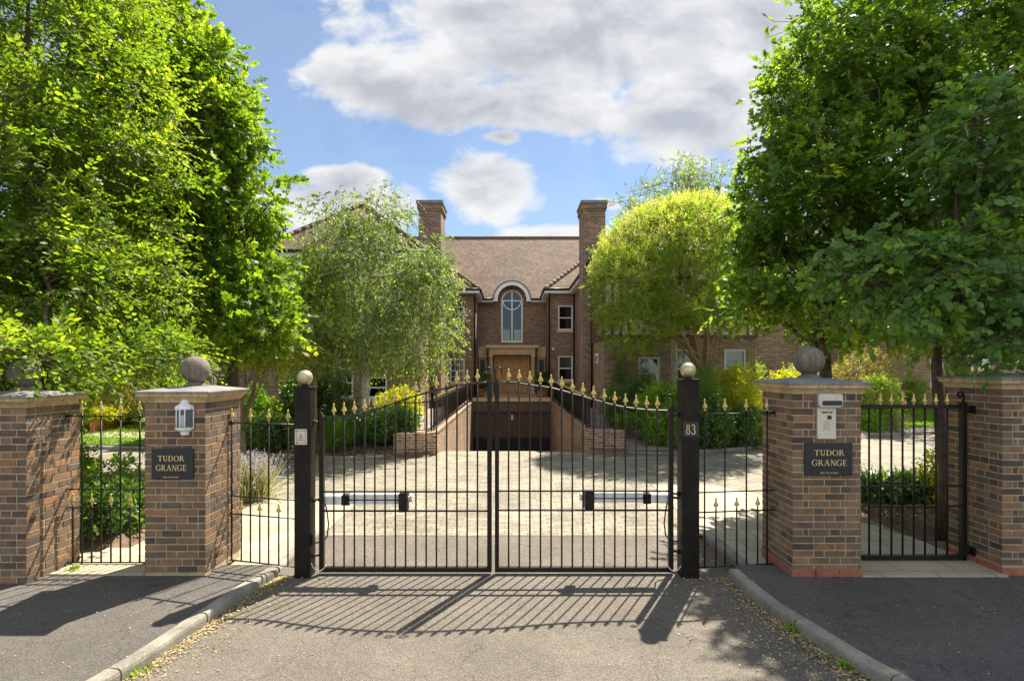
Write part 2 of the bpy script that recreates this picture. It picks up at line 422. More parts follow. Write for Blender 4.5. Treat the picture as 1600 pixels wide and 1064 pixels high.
# kerb lines (road side edge) in front of the gate
LK = [(-30, .6), (-9, 1.2), (-5.2, 1.7), (-3.75, 2.35), (-3.1, 3.2), (-2.84, 3.98), (-2.72, 4.9), (-2.63, 5.6), (-2.56, 5.98)]
RK = [(30, .6), (9, 1.2), (5.2, 1.7), (3.7, 2.35), (2.98, 3.2), (2.64, 3.98), (2.49, 4.6), (2.38, 5.2), (2.36, 5.95)]
def interp_poly(pts, n):
    out = []
    for i in range(len(pts)-1):
        p0 = pts[max(i-1, 0)]; p1 = pts[i]; p2 = pts[i+1]; p3 = pts[min(i+2, len(pts)-1)]
        for k in range(n):
            t = k/n
            out.append(tuple(.5*((2*p1[c])+(-p0[c]+p2[c])*t+(2*p0[c]-5*p1[c]+4*p2[c]-p3[c])*t*t+(-p0[c]+3*p1[c]-3*p2[c]+p3[c])*t**3) for c in (0, 1)))
    out.append(pts[-1]); return out
def sub(pts, L):
    """resample polyline at spacing L"""
    out = [pts[0]]; acc = 0
    for a, b in zip(pts, pts[1:]):
        d = math.dist(a, b); s = 0
        while acc+(d-s) >= L:
            s += L-acc; acc = 0
            out.append((a[0]+(b[0]-a[0])*s/d, a[1]+(b[1]-a[1])*s/d))
        acc += d-s
    return out
def kerb_run(mb, pts, side, w=.125, z0=-.05, z1=.1, ramp_end=0, L=.915):
    """side=+1: stone lies to the left of the travel direction"""
    st = sub(pts, L/6); n = len(st)
    st.append(pts[-1])
    for s0 in range(0, len(st)-1, 6):
        seg = st[s0:s0+7]
        if len(seg) < 2 or math.dist(seg[0], seg[-1]) < .02: continue
        rs = []; g = .007; dz = random.uniform(-.006, .006); jx = random.uniform(-.003, .003)
        for i, p in enumerate(seg):
            a = seg[max(i-1, 0)]; b = seg[min(i+1, len(seg)-1)]
            d = Vector((b[0]-a[0], b[1]-a[1], 0)).normalized(); nrm = Vector((-d.y, d.x, 0))*side
            q = Vector((p[0], p[1], 0))+nrm*jx
            if i == 0: q += d*g
            if i == len(seg)-1: q -= d*g
            zt = z1+dz; c = .018
            prof = [(0, z0), (.004, zt-.035), (.012, zt-.012), (.03, zt), (w-.01, zt), (w, zt-.01), (w, z0)]
            rs.append([tuple(q+nrm*u+Vector((0, 0, v))) for u, v in prof])
        mb.rings(rs, True, True, False)
lk = interp_poly(LK, 8); rk = interp_poly(RK, 8)
kb = MB(); kerb_run(kb, lk, +1); kb.build('kerb', 'kerb_concrete', kind='structure')
kb = MB(); kerb_run(kb, rk, -1); kb.build('kerb', 'kerb_concrete', kind='structure')
# back kerbs round the courtyard, and kerb stones inside the gate
bl = [(x, yk(x)) for x in (-22, -17, -13, -9, -7, -5.4, -4, -3.05)]
br = [(x, yk(x)) for x in (3.05, 4.2, 5.2, 6.8, 8.8, 13.3, 16.5, 20)]
kb = MB(); kerb_run(kb, interp_poly(bl, 6), +1, z1=.095); kb.build('kerb', 'kerb_concrete', kind='structure')
kb = MB(); kerb_run(kb, interp_poly(br, 6), +1, z1=.095); kb.build('kerb', 'kerb_concrete', kind='structure')
kb = MB(); kerb_run(kb, [(2.6, 6.1), (2.6, 7.43)], -1, z1=.07); kb.build('kerb', 'kerb_concrete', kind='structure')
kb = MB(); kerb_run(kb, [(-2.6, 6.1), (-2.6, 7.43)], +1, z1=.07); kb.build('kerb', 'kerb_concrete', kind='structure')

road = MB(); rows = []
road.add([(-60, -30, 0), (60, -30, 0), (60, .6, 0), (-60, .6, 0)], [(0, 1, 2, 3)])
ylist = [.6, 1.2, 1.7, 2.35, 3.2, 3.98, 4.6, 5.2, 5.6, 5.97, 7.43]
def lx(y, K):
    ks = sorted([(q[1], q[0]) for q in K]); return float(np.interp(y, [k[0] for k in ks], [k[1] for k in ks]))
for a, b in zip(ylist, ylist[1:]):
    xa0 = lx(a, lk)-.05; xb0 = lx(b, lk)-.05; xa1 = lx(a, rk)+.05; xb1 = lx(b, rk)+.05
    if a < .7: xa0 = -60; xa1 = 60
    road.add([(xa0, a, 0), (xa1, a, 0), (xb1, b, 0), (xb0, b, 0)], [(0, 1, 2, 3)])
road.build('road', 'asphalt', kind='structure')
pv = [(x-.1 if i > 3 else x, y+(.1 if i <= 3 else 0)) for i, (x, y) in enumerate(lk)]
def pave(name, K, sgn):
    ks = sorted([(q[1], q[0]) for q in K]); mb = MB()
    yy = [k[0] for k in ks]; xx = [k[1] for k in ks]
    for i in range(len(yy)-1):
        e = .11*sgn
        a = (xx[i]+e, yy[i]+.02, .094); b = (xx[i+1]+e, yy[i+1]+.02, .094)
        mb.add([a, (sgn*60, a[1], .094), (sgn*60, b[1], .094), b], [(0, 1, 2, 3)])
    mb.add([(xx[-1]+.11*sgn, yy[-1]+.02, .094), (sgn*60, yy[-1]+.02, .094), (sgn*60, 6.08, .094), (xx[-1]+.11*sgn, 6.08, .094)], [(0, 1, 2, 3)])
    mb.build(name, 'asphalt_fine', kind='structure')
pave('pavement', LK and lk, -1); pave('pavement', rk, 1)
# earth under the pavement edge behind the gate line
def bed(name, x0, x1, y0, y1, z=.10):
    mb = MB(); nx = max(2, int((x1-x0)/.25)); ny = max(2, int((y1-y0)/.25)); vs = []; fs = []
    for j in range(ny+1):
        for i in range(nx+1):
            e = min(i, nx-i, j, ny-j) == 0
            vs.append((x0+(x1-x0)*i/nx+random.uniform(-.03, .03), y0+(y1-y0)*j/ny+random.uniform(-.03, .03), -.02 if e else z+random.uniform(-.02, .03)))
    for j in range(ny):
        for i in range(nx): fs.append((j*(nx+1)+i, j*(nx+1)+i+1, (j+1)*(nx+1)+i+1, (j+1)*(nx+1)+i))
    mb.add(vs, fs, smooth=True); mb.build(name, 'soil', kind='structure')
bed('planting_bed', -11.5, -4.9, 6.75, 9.7); bed('planting_bed', 5.35, 11.5, 7.35, 10.2)
# slab footpaths inside the gate
z_sl = .008
sheet('path', [(2.73, 6.09), (5.4, 6.09), (5.4, 7.3), (5.0, 8.6), (4.6, 9.6), (3.9, 10.6), (2.73, 10.6), (2.6, 7.44)], 'slab', .014)
sheet('path', [(-2.73, 6.09), (-2.6, 7.44), (-2.6, 9.4), (-4.85, 9.4), (-4.85, 6.75), (-11.5, 6.75), (-11.5, 6.09)], 'slab', .014)
mb = MB(); mb.box(3.69, 5.22, 5.72, 6.5, -.02, .112); mb.build('path', 'slab', kind='structure')
mb = MB(); mb.box(-4.9, -3.885, 5.76, 6.6, -.02, .112); mb.build('path', 'slab', kind='structure')
# block paved courtyard
xs = [-40, -22, -17, -13, -11, -9, -7, -5.4, -4, -3.02, -2.2, 2.2, 3.02, 4.2, 5.2, 6.8, 8.8, 11, 13.3, 16.5, 20, 40]
mb = MB()
for a, b in zip(xs, xs[1:]):
    ya = yk(a)+.06; yb = yk(b)+.06
    if a >= -2.2 and b <= 2.2: ya = yb = 14.61
    mb.add([(a, 7.43, .004), (b, 7.43, .004), (b, yb, .004), (a, ya, .004)], [(0, 1, 2, 3)])
mb.build('courtyard_paving', 'paver', kind='structure')
mb = MB()
prof = [(14.6, .004), (15.1, -.03), (16, -.15), (20, -.82), (25, -1.66), (26.6, -1.93), (27.6, -2.0), (36, -2.02)]
for (a, za), (b, zb) in zip(prof, prof[1:]):
    mb.add([(-2.12, a, za), (2.12, a, za), (2.12, b, zb), (-2.12, b, zb)], [(0, 1, 2, 3)], smooth=True)
mb.build('driveway_ramp', 'paver', kind='structure')
# paths beside the ramp
def pz(off): return lambda x, y: gh(x, y)+off
strip_sheet('garden_path', [((3.0, y), (4.35-.02*(y-14), y)) for y in np.arange(14.42, 28.2, .4)], 'path_paver', pz(.02))
strip_sheet('garden_path', [((-4.2, y), (-2.95, y)) for y in np.arange(15.6, 28.2, .4)], 'path_paver', pz(.02))
strip_sheet('garden_path', [((2.13, y), (3.04, y)) for y in np.arange(15.6, 28.2, .4)], 'path_paver', lambda x, y: max(gh(x, y), .45)+.03)
strip_sheet('garden_path', [((-3.04, y), (-2.13, y)) for y in np.arange(15.0, 28.2, .4)], 'path_paver', lambda x, y: max(gh(x, y), .45)+.03)
# lawns
def lawn(x0, x1, y0f, y1f, off=.02):
    mb = MB(); nx = int((x1-x0)/.5); ny = 12; vs = []; fs = []
    for i in range(nx+1):
        x = x0+(x1-x0)*i/nx; ya, yb = y0f(x), y1f(x)
        for j in range(ny+1):
            y = ya+(yb-ya)*j/ny; vs.append((x, y, gh(x, y)+off))
    for i in range(nx):
        for j in range(ny): fs.append((i*(ny+1)+j, (i+1)*(ny+1)+j, (i+1)*(ny+1)+j+1, i*(ny+1)+j+1))
    mb.add(vs, fs, smooth=True); return mb.build('lawn', 'lawn', kind='structure')
lawn(10.5, 22, lambda x: yk(x)+1.1, lambda x: 24.4)
lawn(-22, -9.0, lambda x: yk(x)+.35, lambda x: yk(x)+1.5)
lawn(-22, -9.0, lambda x: yk(x)+3.6, lambda x: 24.6)
strip_sheet('garden_path', [((x, yk(x)+1.5), (x, yk(x)+2.5)) for x in np.arange(-22, -8, 1.)], 'slab', pz(.03))
sheet('gravel', [(9.4, yk(9.4)+.13), (13.3, yk(13.3)+.13), (22, yk(22)+.13), (22, yk(22)+1.1), (13.3, yk(13.3)+1.1), (9.4, yk(9.4)+1.1)], 'slab', lambda x, y: gh(x, y)+.012)

# ------------------------------------------------------------------ brick gate piers with real bricks
def brick_face(mb, o, t, n, L, courses, z0, c0, phase, skip=lambda u, z: False):
    """o origin corner, t tangent, n outward normal; flemish bond of single bricks"""
    ch = .075; D = .005
    nst = max(1, round((L-.1)/.34))
    for c in range(courses):
        z = z0+c*ch; u = 0; pat = []
        own = (c+phase) % 2 == 0
        # unit lengths: header .112, stretcher .225
        seq = ['s', 'h']*6 if own else ['h', 'c']+['s', 'h']*6
        if random.random() < .22: seq = ['h', 's', 's', 'h', 's', 's'] if own else ['s', 's', 'h', 's', 'h', 's']
        rem = L; lens = []
        k = 0
        while rem > .02:
            l = {'s': .225, 'h': .1125, 'c': .058}[seq[k]]
            if rem-l < .045: l = rem
            lens.append(l); rem -= l; k += 1
        for l in lens:
            j = .0058+random.uniform(-.001, .0015)
            a = u+(j if u > 0 else 0); b = u+l-(j if u+l < L-.001 else 0)
            zb = z+.0062+random.uniform(-.001, .001); zt = z+ch-.0062+random.uniform(-.001, .001)
            dd = D+random.uniform(-.002, .002); i = .0025
            def P(uu, zz, d): return (o[0]+t[0]*uu+n[0]*d, o[1]+t[1]*uu+n[1]*d, zz)
            back = [P(a, zb, 0), P(b, zb, 0), P(b, zt, 0), P(a, zt, 0)]
            ring = [P(a, zb, dd-i), P(b, zb, dd-i), P(b, zt, dd-i), P(a, zt, dd-i)]
            top = [P(a+i, zb+i, dd), P(b-i, zb+i, dd), P(b-i, zt-i, dd), P(a+i, zt-i, dd)]
            r = random.random(); r = r*.8+(.2 if random.random() < .25 else 0)
            mb.add(back+ring+top, [(8, 9, 10, 11)]+[(4+q, 4+(q+1) % 4, 8+(q+1) % 4, 8+q) for q in range(4)]+[(q, (q+1) % 4, 4+(q+1) % 4, 4+q) for q in range(4)], r)
            u += l
def square_ring(x0, x1, y0, y1, o, z):
    return [(x0-o, y0-o, z), (x1+o, y0-o, z), (x1+o, y1+o, z), (x0-o, y1+o, z)]
def pier(x0, x1, y0, y1, ztop, label, plinth=False, ball=True, ballr=.175, capz=None):
    cx, cy = (x0+x1)/2, (y0+y1)/2
    root = empty('gate_pier', (cx, cy, .094), label, 'brick pier', 'brick piers at the entrance')
    g = .005; a0, a1, b0, b1 = x0+g, x1-g, y0+g, y1-g; zb = .05
    core = MB(); core.box(a0, a1, b0, b1, zb, ztop); core.build('mortar_core', 'mortar', root)
    mb = MB(); cz = .09
    if plinth:
        p = MB(); L = x1-x0; k = 3
        for i in range(k):
            p.bbox(x0-.014+(L+.028)*i/k+.003, x0-.014+(L+.028)*(i+1)/k-.003, y0-.014, y0+.1, .07, .172, .005)
        Ly = y1-y0
        for xx in (x0-.014, x1-.086):
            for i in range(k): p.bbox(xx, xx+.1, y0+.103+(Ly-.1)*i/k, y0+.097+(Ly-.1)*(i+1)/k, .07, .172, .005)
        p.build('plinth_course', 'red_brick', root); cz = .177
    n = int(round((ztop-cz)/.075)); cz = ztop-n*.075
    brick_face(mb, (a0-g, b0, 0), (1, 0), (0, -1), x1-x0, n, cz, 0, 0)
    brick_face(mb, (a1, b0-g, 0), (0, 1), (1, 0), y1-y0, n, cz, 0, 1)
    brick_face(mb, (a1+g, b1, 0), (-1, 0), (0, 1), x1-x0, n, cz, 0, 0)
    brick_face(mb, (a0, b1+g, 0), (0, -1), (-1, 0), y1-y0, n, cz, 0, 1)
    mb.build('brickwork', 'pier_brick', root)
    prof = [(.0, ztop), (.014, ztop+.003), (.014, ztop+.024), (.022, ztop+.029), (.026, ztop+.038), (.038, ztop+.052), (.054, ztop+.060), (.060, ztop+.064), (.062, ztop+.099)]
    m = MB(); m.rings([square_ring(x0, x1, y0, y1, o, z) for o, z in prof], smooth=False); m.build('cornice', 'cornice_stone', root)
    hw = min(x1-x0, y1-y0)/2-.12
    prof = [(.060, ztop+.0995), (.074, ztop+.101), (.076, ztop+.116), (.070, ztop+.121), (-hw, ztop+.165)]
    m = MB(); m.rings([square_ring(x0, x1, y0, y1, o, z) for o, z in prof], smooth=False); m.build('coping', 'coping_stone', root)
    if ball:
        zt = ztop+.16; m = MB()
        m.lathe(cx, cy, [(.12, zt), (.115, zt+.02), (.085, zt+.03), (.08, zt+.05)], 24)
        m.build('ball_neck', 'ball_stone', root)
        m = MB(); m.ball(cx, cy, zt+.035+ballr, ballr, 40); m.build('ball_finial', 'ball_stone', root)
    return root
pier(-3.885, -3.245, 5.755, 6.50, 1.925, 'brick pier carrying the white lantern, with a stone ball on its cap', ballr=.152)
pier(2.963, 3.687, 5.745, 6.44, 2.017, 'brick pier carrying the keypad intercom, with a stone ball on its cap', plinth=True, ballr=.161)
pier(-5.62, -4.956, 5.55, 6.24, 1.885, 'brick pier at the left edge, its ball half hidden by hanging leaves', ballr=.15)
pier(5.21, 5.93, 5.78, 6.51, 2.065, 'brick pier at the right edge that carries the narrow gate', plinth=True, ball=False)

# ------------------------------------------------------------------ metalwork
def finial_mb(mb, x, y, z, s=1.0):
    prof = [(.0085, z), (.013, z+.006), (.013, z+.014), (.008, z+.022), (.012, z+.03), (.026, z+.042), (.025, z+.052), (.016, z+.075), (.0105, z+.1), (.0095, z+.115), (.012, z+.121), (.009, z+.132), (.001, z+.142)]
    prof = [(r*s, z+(q-z)*s) for r, q in prof]
    rs = []
    for r, q in prof:
        ring = []
        for k in range(12):
            a = 2*math.pi*k/12
            f = 1+(.28 if r > .015*s else 0)*math.cos(4*a)
            ring.append((x+r*f*math.cos(a), y+r*f*math.sin(a)*.85, q))
        rs.append(ring)
    mb.rings(rs, True, True, True)
def bars(parent, spec, y, rad=.0092):
    """spec: list of (x, z0, z1, finial, y?)"""
    for sp in spec:
        x, z0, z1, fin = sp[:4]; yy = sp[4] if len(sp) > 4 else y
        b = MB(); b.tube([(x, yy, z0), (x, yy, z1)], rad, 8); bo = b.build('bar', 'black_metal', parent)
        if fin: f = MB(); finial_mb(f, x, yy, z1, fin); f.build('finial', 'gold', bo)
def spiral(x, z, y, sgn, r0, turns=.95, up=.0, n=26):
    """scroll curling toward sgn x; starts vertical at (x,z)"""
    pts = []
    cx = x+sgn*r0
    for i in range(n+1):
        t = i/n; a = math.pi-(2*math.pi*turns)*t; r = r0*(1-.5*t)
        pts.append((cx+sgn*r*math.cos(a), y, z+up+r*math.sin(a)))
    return pts
YG = 6.06
def gz(py): return Z(py, YG)
def gx(px): return X(px, YG)
def gate_leaf(side, label):
    root = empty('driveway_gate', (gx(503) if side < 0 else gx(1048), YG, .02), label, 'gate', 'pair of tall driveway gates')
    if side < 0:
        top = [(506, 652), (537, 650.5), (565.6, 646.5), (592, 638.5), (618, 629), (659.6, 615.5), (701, 605.5), (730, 600), (760, 597.5)]
        bx = [521.6+16.03*k for k in range(15)]; h0, h1 = 499.5, 506.5; c0, c1 = 761.3, 768.4; zr = [(768, .0), (798, 0)]; sh = 1.5
    else:
        top = [(780, 597), (805, 598), (831.6, 602), (860, 606), (888, 613), (925.6, 624), (955, 632), (982, 637), (1014, 640.5), (1046, 641.5)]
        bx = [794.7+16.6*k for k in range(15)]; h0, h1 = 1044.3, 1051.5; c0, c1 = 773.3, 779.7; zr = [(767, 0), (797, 0)]; sh = 0
    tp = interp_poly([(gx(a), gz(b)) for a, b in top], 5)
    m = MB(); m.tube([(a, YG, b) for a, b in tp], .0095, 8, flat=1.9); m.build('top_rail', 'black_metal', root)
    xa, xb = gx(min(h1, c1)), gx(max(h0, c0))
    for py, _ in zr:
        m = MB(); m.bbox(xa, xb, YG-.02, YG+.02, gz(py)-.0065, gz(py)+.0065, .002); m.build('mid_rail', 'black_metal', root)
    m = MB(); m.bbox(gx(min(h0, c0))+.005, gx(max(h1, c1))-.005, YG-.03, YG+.03, .026, .078, .006); m.build('bottom_rail', 'black_metal', root)
    def topz(x): return float(np.interp(x, [p[0] for p in tp], [p[1] for p in tp]))
    bars(root, [(gx(b), .076, topz(gx(b))+.022, .93) for b in bx], YG)
    # stiles with sloped shoulder and scroll
    for (s0, s1, zt, zshift, curl, nm) in ((c0, c1, gz(592), 0, side, 'meeting_stile'), (h0, h1, gz(645 if side < 0 else 633), 0, -side, 'hinge_stile')):
        a, b = gx(s0), gx(s1); w = b-a; m = MB()
        m.bbox(a, b, YG-.028, YG+.028, .026, zt-.035, .004)
        inner = side if nm == 'meeting_stile' else -side      # shoulder falls toward the leaf
        e = a if inner < 0 else b; o2 = b if inner < 0 else a
        m.poly_y([(e, zt-.036), (o2, zt-.036), (o2, zt+.03)], YG-.02, YG+.02)
        m.build(nm, 'black_metal', root)
        m = MB(); r0 = .042 if nm == 'meeting_stile' else .032
        zz = zt+.095 if nm == 'meeting_stile' else zt+(.06 if side < 0 else .09)
        xo = o2+(-.007 if inner > 0 else .007)*(-1); xo = o2+(.007 if inner > 0 else -.007)
        sp = spiral(xo, zz, YG, inner, r0)
        pts = [(xo, YG, zt-.05), (xo, YG, zt+.02)]+sp
        m.tube(pts, [.0062]*len(pts), 8, flat=1.6); m.build('scroll', 'black_metal', root)
    # hinges
    px = 493 if side < 0 else 1058
    for py in ((659, 781, 867) if side < 0 else (648, 771, 861)):
        m = MB(); xs_ = gx(h0 if side < 0 else h1); xe = gx(484) if side < 0 else gx(1066)
        m.tube([(xe, 6.03, gz(py)), (xs_, YG, gz(py))], .011, 10); xm = (xs_+xe)/2
        m.tube([(xm-.012, 6.045, gz(py)), (xm+.012, 6.045, gz(py))], .024, 12)
        m.box(min(xe, xe+.012*side), max(xe, xe+.012*side), 5.99, 6.07, gz(py)-.035, gz(py)+.035)
        m.build('hinge', 'black_metal', root)
    return root
gate_leaf(-1, 'left leaf of the black driveway gates, rising toward the middle')
gate_leaf(1, 'right leaf of the black driveway gates, rising toward the middle')

def gate_post(px0, px1, y0, y1, ztop, label):
    a, b = X(px0, y0), X(px1, y0)
    root = empty('gate_post', ((a+b)/2, (y0+y1)/2, 0), label, 'gate post', 'black posts of the driveway gates')
    m = MB(); m.bbox(a, b, y0, y1, -.02, ztop-.008, .005); m.build('shaft', 'post_metal', root)
    m = MB(); m.bbox(a-.012, b+.012, y0-.012, y1+.012, ztop-.008, ztop+.004, .003); m.build('cap_plate', 'black_metal', root)
    cx, cy = (a+b)/2, (y0+y1)/2
    m = MB(); m.lathe(cx, cy, [(.045, ztop+.004), (.045, ztop+.012), (.03, ztop+.016), (.03, ztop+.03)], 20); m.build('ball_neck', 'black_metal', root)
    m = MB(); m.ball(cx, cy, ztop+.018+.083, .083, 32); m.build('ball_finial', 'brass_ball', root)
    return root
gate_post(459.5, 484, 5.93, 6.105, 2.083, 'black square gate post with brass ball and small cream plate')
gate_post(1066, 1093, 5.93, 6.12, 2.165, 'black square gate post with brass ball and the number 83')
# plates on posts
YP = 5.93
def px_(p): return X(p, YP)
def pz_(p): return Z(p, YP)
n83 = empty('number_plaque', (px_(1079.5), YP, pz_(682)), 'dark plaque with cream number 83 on the right gate post', 'number plaque')
m = MB(); m.box(px_(1067), px_(1092), YP-.004, YP, pz_(682.5), pz_(658.5)); m.build('plate', 'sign_slate', n83)
m = MB(); lettering(m, '83', px_(1079.3), pz_(678.8), pz_(663)-pz_(678.8), px_(1087)-px_(1071.4), YP-.006, YP-.003); m.build('numerals', 'sign_gold', n83)
fp = empty('access_plate', (px_(470.5), YP, pz_(694)), 'small cream plate with a thin border on the left gate post', 'plate')
m = MB(); m.bbox(px_(461), px_(479.8), YP-.006, YP, pz_(694.5), pz_(670.3), .002); m.build('plate', 'plate_cream', fp)
m = MB()
a, b, c, d = px_(463.3), px_(477.5), pz_(692), pz_(672.8); t = .0035
for q in ((a, b, c, c+t), (a, b, d-t, d), (a, a+t, c, d), (b-t, b, c, d)): m.box(q[0], q[1], YP-.0075, YP-.005, q[2], q[3])
for u in (a, b):
    for v in (c, d): m.box(u-.006, u+.006, YP-.0082, YP-.0052, v-.006, v+.006)
m.build('border', 'ink', fp)
m = MB(); lettering(m, 'FIRE', px_(470.5), pz_(684.6), .021, .05, YP-.008, YP-.005)
lettering(m, 'ACCESS', px_(470.5), pz_(688.8), .021, .078, YP-.008, YP-.005)
m.build('lettering', 'ink', fp)
m = MB(); m.ball(px_(470.5), YP-.006, pz_(679.2), .008, 10); m.build('emblem', 'ink', fp)

# fixed railings
def railing(label, xp, yp0, zt, zm, zl, zb, longs, shorts, x0, x1, y0, y1, hook, group='railings between the piers and posts'):
    root = empty('railing', ((x0+x1)/2, (y0+y1)/2, .09), label, 'railing', group)
    def yy(x): return y0+(y1-y0)*(x-x0)/(x1-x0)
    for nm, z in (('top_rail', zt), ('mid_rail', zm), ('mid_rail', zl), ('bottom_rail', zb)):
        m = MB(); xa, xb = (x0, x1)
        m.tube([(xa, yy(xa), z), (xb, yy(xb), z)], .0065, 8, flat=2.4, smooth=True); m.build(nm, 'black_metal', root)
    bars(root, [(x, zb, zt+.03, .95, yy(x)) for x in longs]+[(x, zb, zl+.03, .9, yy(x)) for x in shorts], y0)
    for hx in hook:
        m = MB(); z = zt; sg = 1 if hx > (x0+x1)/2 else -1
        m.tube([(hx-sg*.02, yy(hx), z), (hx+sg*.03, yy(hx), z)], .016, 10)
        m.tube([(hx+sg*.03, yy(hx), z-.0), (hx+sg*.045, yy(hx), z-.03)], .02, 10); m.build('bracket', 'black_metal', root)
    return root
YI = 6.1
railing('short railing between the lantern pier and the left gate post', 0, 0, Z(661.5, 6.15), Z(777.7, 6.15), Z(806, 6.15), .085,
        [X(359.5, 6.22), X(390.8, 6.18), X(420, 6.13), X(451, 6.08)], [X(375.7, 6.2), X(405.5, 6.15), X(436, 6.1)], -3.245, X(460, 6.04), 6.26, 6.04, [-3.22])
railing('short railing between the post numbered 83 and the intercom pier', 0, 0, Z(645.5, 6.1), Z(766.7, 6.1), Z(797.5, 6.1), .085,
        [X(1100.8, 6.03), X(1132.7, 6.06), X(1166.5, 6.09), X(1199, 6.12)], [X(1118.4, 6.05), X(1151, 6.08), X(1184.6, 6.1)], X(1092, 6.03), 2.965, 6.02, 6.14, [2.935])
railing('railing across the gap between the left edge pier and the lantern pier', 0, 0, Z(650, 6.05), Z(764, 6.05), Z(792.8, 6.05), .13,
        [X(98.5, 6.05), X(128.3, 6.05), X(158, 6.05), X(188.3, 6.05), X(218.3, 6.05)], [X(114, 6.05), X(143.3, 6.05), X(173.3, 6.05), X(203.3, 6.05)], -4.956, -3.885, 6.05, 6.05, [-4.93])
# pedestrian gate
YW = 6.16
def wx(p): return X(p, YW)
def wz(p): return Z(p, YW)
root = empty('pedestrian_gate', (wx(1505), YW, .13), 'narrow black pedestrian gate with gold finials beside the intercom pier', 'gate')
m = MB(); m.bbox(wx(1346), wx(1505), YW-.022, YW+.022, wz(638), wz(632), .004); m.build('top_rail', 'black_metal', root)
m = MB(); m.bbox(wx(1346), wx(1505), YW-.03, YW+.03, wz(873.5), wz(866.5), .005); m.build('bottom_rail', 'black_metal', root)
for p in (759, 790.3): m = MB(); m.bbox(wx(1346), wx(1502), YW-.024, YW+.024, wz(p)-.007, wz(p)+.007, .002); m.build('mid_rail', 'black_metal', root)
bars(root, [(wx(1357.9+17.45*k), wz(868), wz(633)+(.0 if k == 0 else .0), .95 if k else .0) for k in range(8)], YW, .0105)
m = MB(); m.bbox(wx(1500.5), wx(1508.5), YW-.03, YW+.03, wz(874), wz(628), .005); m.build('hinge_stile', 'black_metal', root)
m = MB(); xo = wx(1505); sp = spiral(xo, wz(617), YW, -1, .035, 1.0); m.tube([(xo, YW, wz(632))]+sp, .012, 10, flat=1.5); m.build('scroll', 'black_metal', root)
for p in (640, 860):
    m = MB(); m.tube([(wx(1507), YW, wz(p)), (5.215, YW+.02, wz(p))], .016, 10); m.tube([(wx(1512), YW, wz(p)-.03), (wx(1512), YW, wz(p)+.03)], .022, 12)
    m.box(5.185, 5.215, YW-.05, YW+.07, wz(p)-.045, wz(p)+.045); m.build('hinge', 'black_metal', root)

# gate openers
def opener(side, label):
    s = (lambda p: p) if side < 0 else (lambda p: 1551-p)
    Y = 6.135
    def ox(p): return X(s(p), Y)
    off = 0 if side < 0 else -2.5
    def oz(p): return Z(p+off, Y)
    root = empty('gate_opener', (ox(575), Y, oz(778)), label, 'gate motor', 'motor arms on the driveway gates')
    def bx(p0, p1, q0, q1, y0, y1, b=.006):
        m = MB(); m.bbox(ox(p0), ox(p1), y0, y1, oz(q1), oz(q0), b); return m
    bx(508, 537, 773, 787, Y-.045, Y+.045, .012).build('motor_housing', 'alu_white', root)
    bx(535, 547, 772.5, 788, Y-.048, Y+.048, .004).build('collar', 'post_metal', root)
    bx(546.6, 626, 770.5, 779.4, Y-.04, Y+.04, .01).build('arm_cover', 'alu_white', root)
    bx(546.6, 626, 781, 786, Y-.038, Y+.038, .006).build('arm_track', 'alu_white', root)
    bx(546.6, 626, 779, 781.5, Y-.025, Y+.025, .002).build('screw_shaft', 'black_metal', root)
    bx(625, 638, 768.6, 797, YG-.015, Y+.05, .004).build('bracket', 'post_metal', root)
    m = MB(); m.tube([(ox(638), Y, oz(779)), (ox(641), Y, oz(779))], .034, 16); m.tube([(ox(641), Y, oz(778)), (ox(645), Y, oz(778))], .045, 16); m.build('end_cap', 'alu_white', root)
    m = MB(); m.tube([(ox(508), Y, oz(779)), (ox(484.5), 6.08, oz(779))], .014, 8); m.build('pivot_arm', 'black_metal', root)
    m = MB(); m.tube([(ox(508), Y, oz(785)), (ox(510), Y+.02, oz(800)), (ox(512.5), Y+.02, oz(820)), (ox(511), Y, oz(838)), (ox(505), Y, oz(846)), (ox(494), Y-.02, oz(847))], .008, 8); m.build('power_cable', 'black_metal', root)
opener(-1, 'white motor arm behind the left leaf of the driveway gates')
opener(1, 'white motor arm behind the right leaf of the driveway gates')
for side, lab in ((-1, 'pale looping cable from the left gate post to its gate leaf'), (1, 'pale looping cable from the post numbered 83 to its gate leaf')):
    s = (lambda p: p) if side < 0 else (lambda p: 1552-p)
    pts = [(484, 853), (483.5, 862), (484, 872), (487, 882), (492, 889), (498, 892), (504, 889.5), (509, 884)]
    root = empty('cable', (X(s(490), 5.99), 5.99, .1), lab, 'cable', 'cables at the foot of the gate posts')
    m = MB(); p3 = [(X(s(a), 5.98), 5.98, Z(b, 5.98)) for a, b in interp_poly(pts, 4)]
    m.tube(p3, .006, 8); m.build('lead', 'cable_white', root)
    m = MB(); x = X(s(487), 6.0); m.bbox(x-.018, x+.018, 5.97, 6.02, Z(851, 6), Z(834, 6), .004); m.build('junction_box', 'post_metal', root)
    m = MB(); e = p3[-1]; m.ball(e[0], e[1]-.0, e[2], .013, 10); m.build('plug', 'cable_white', root)

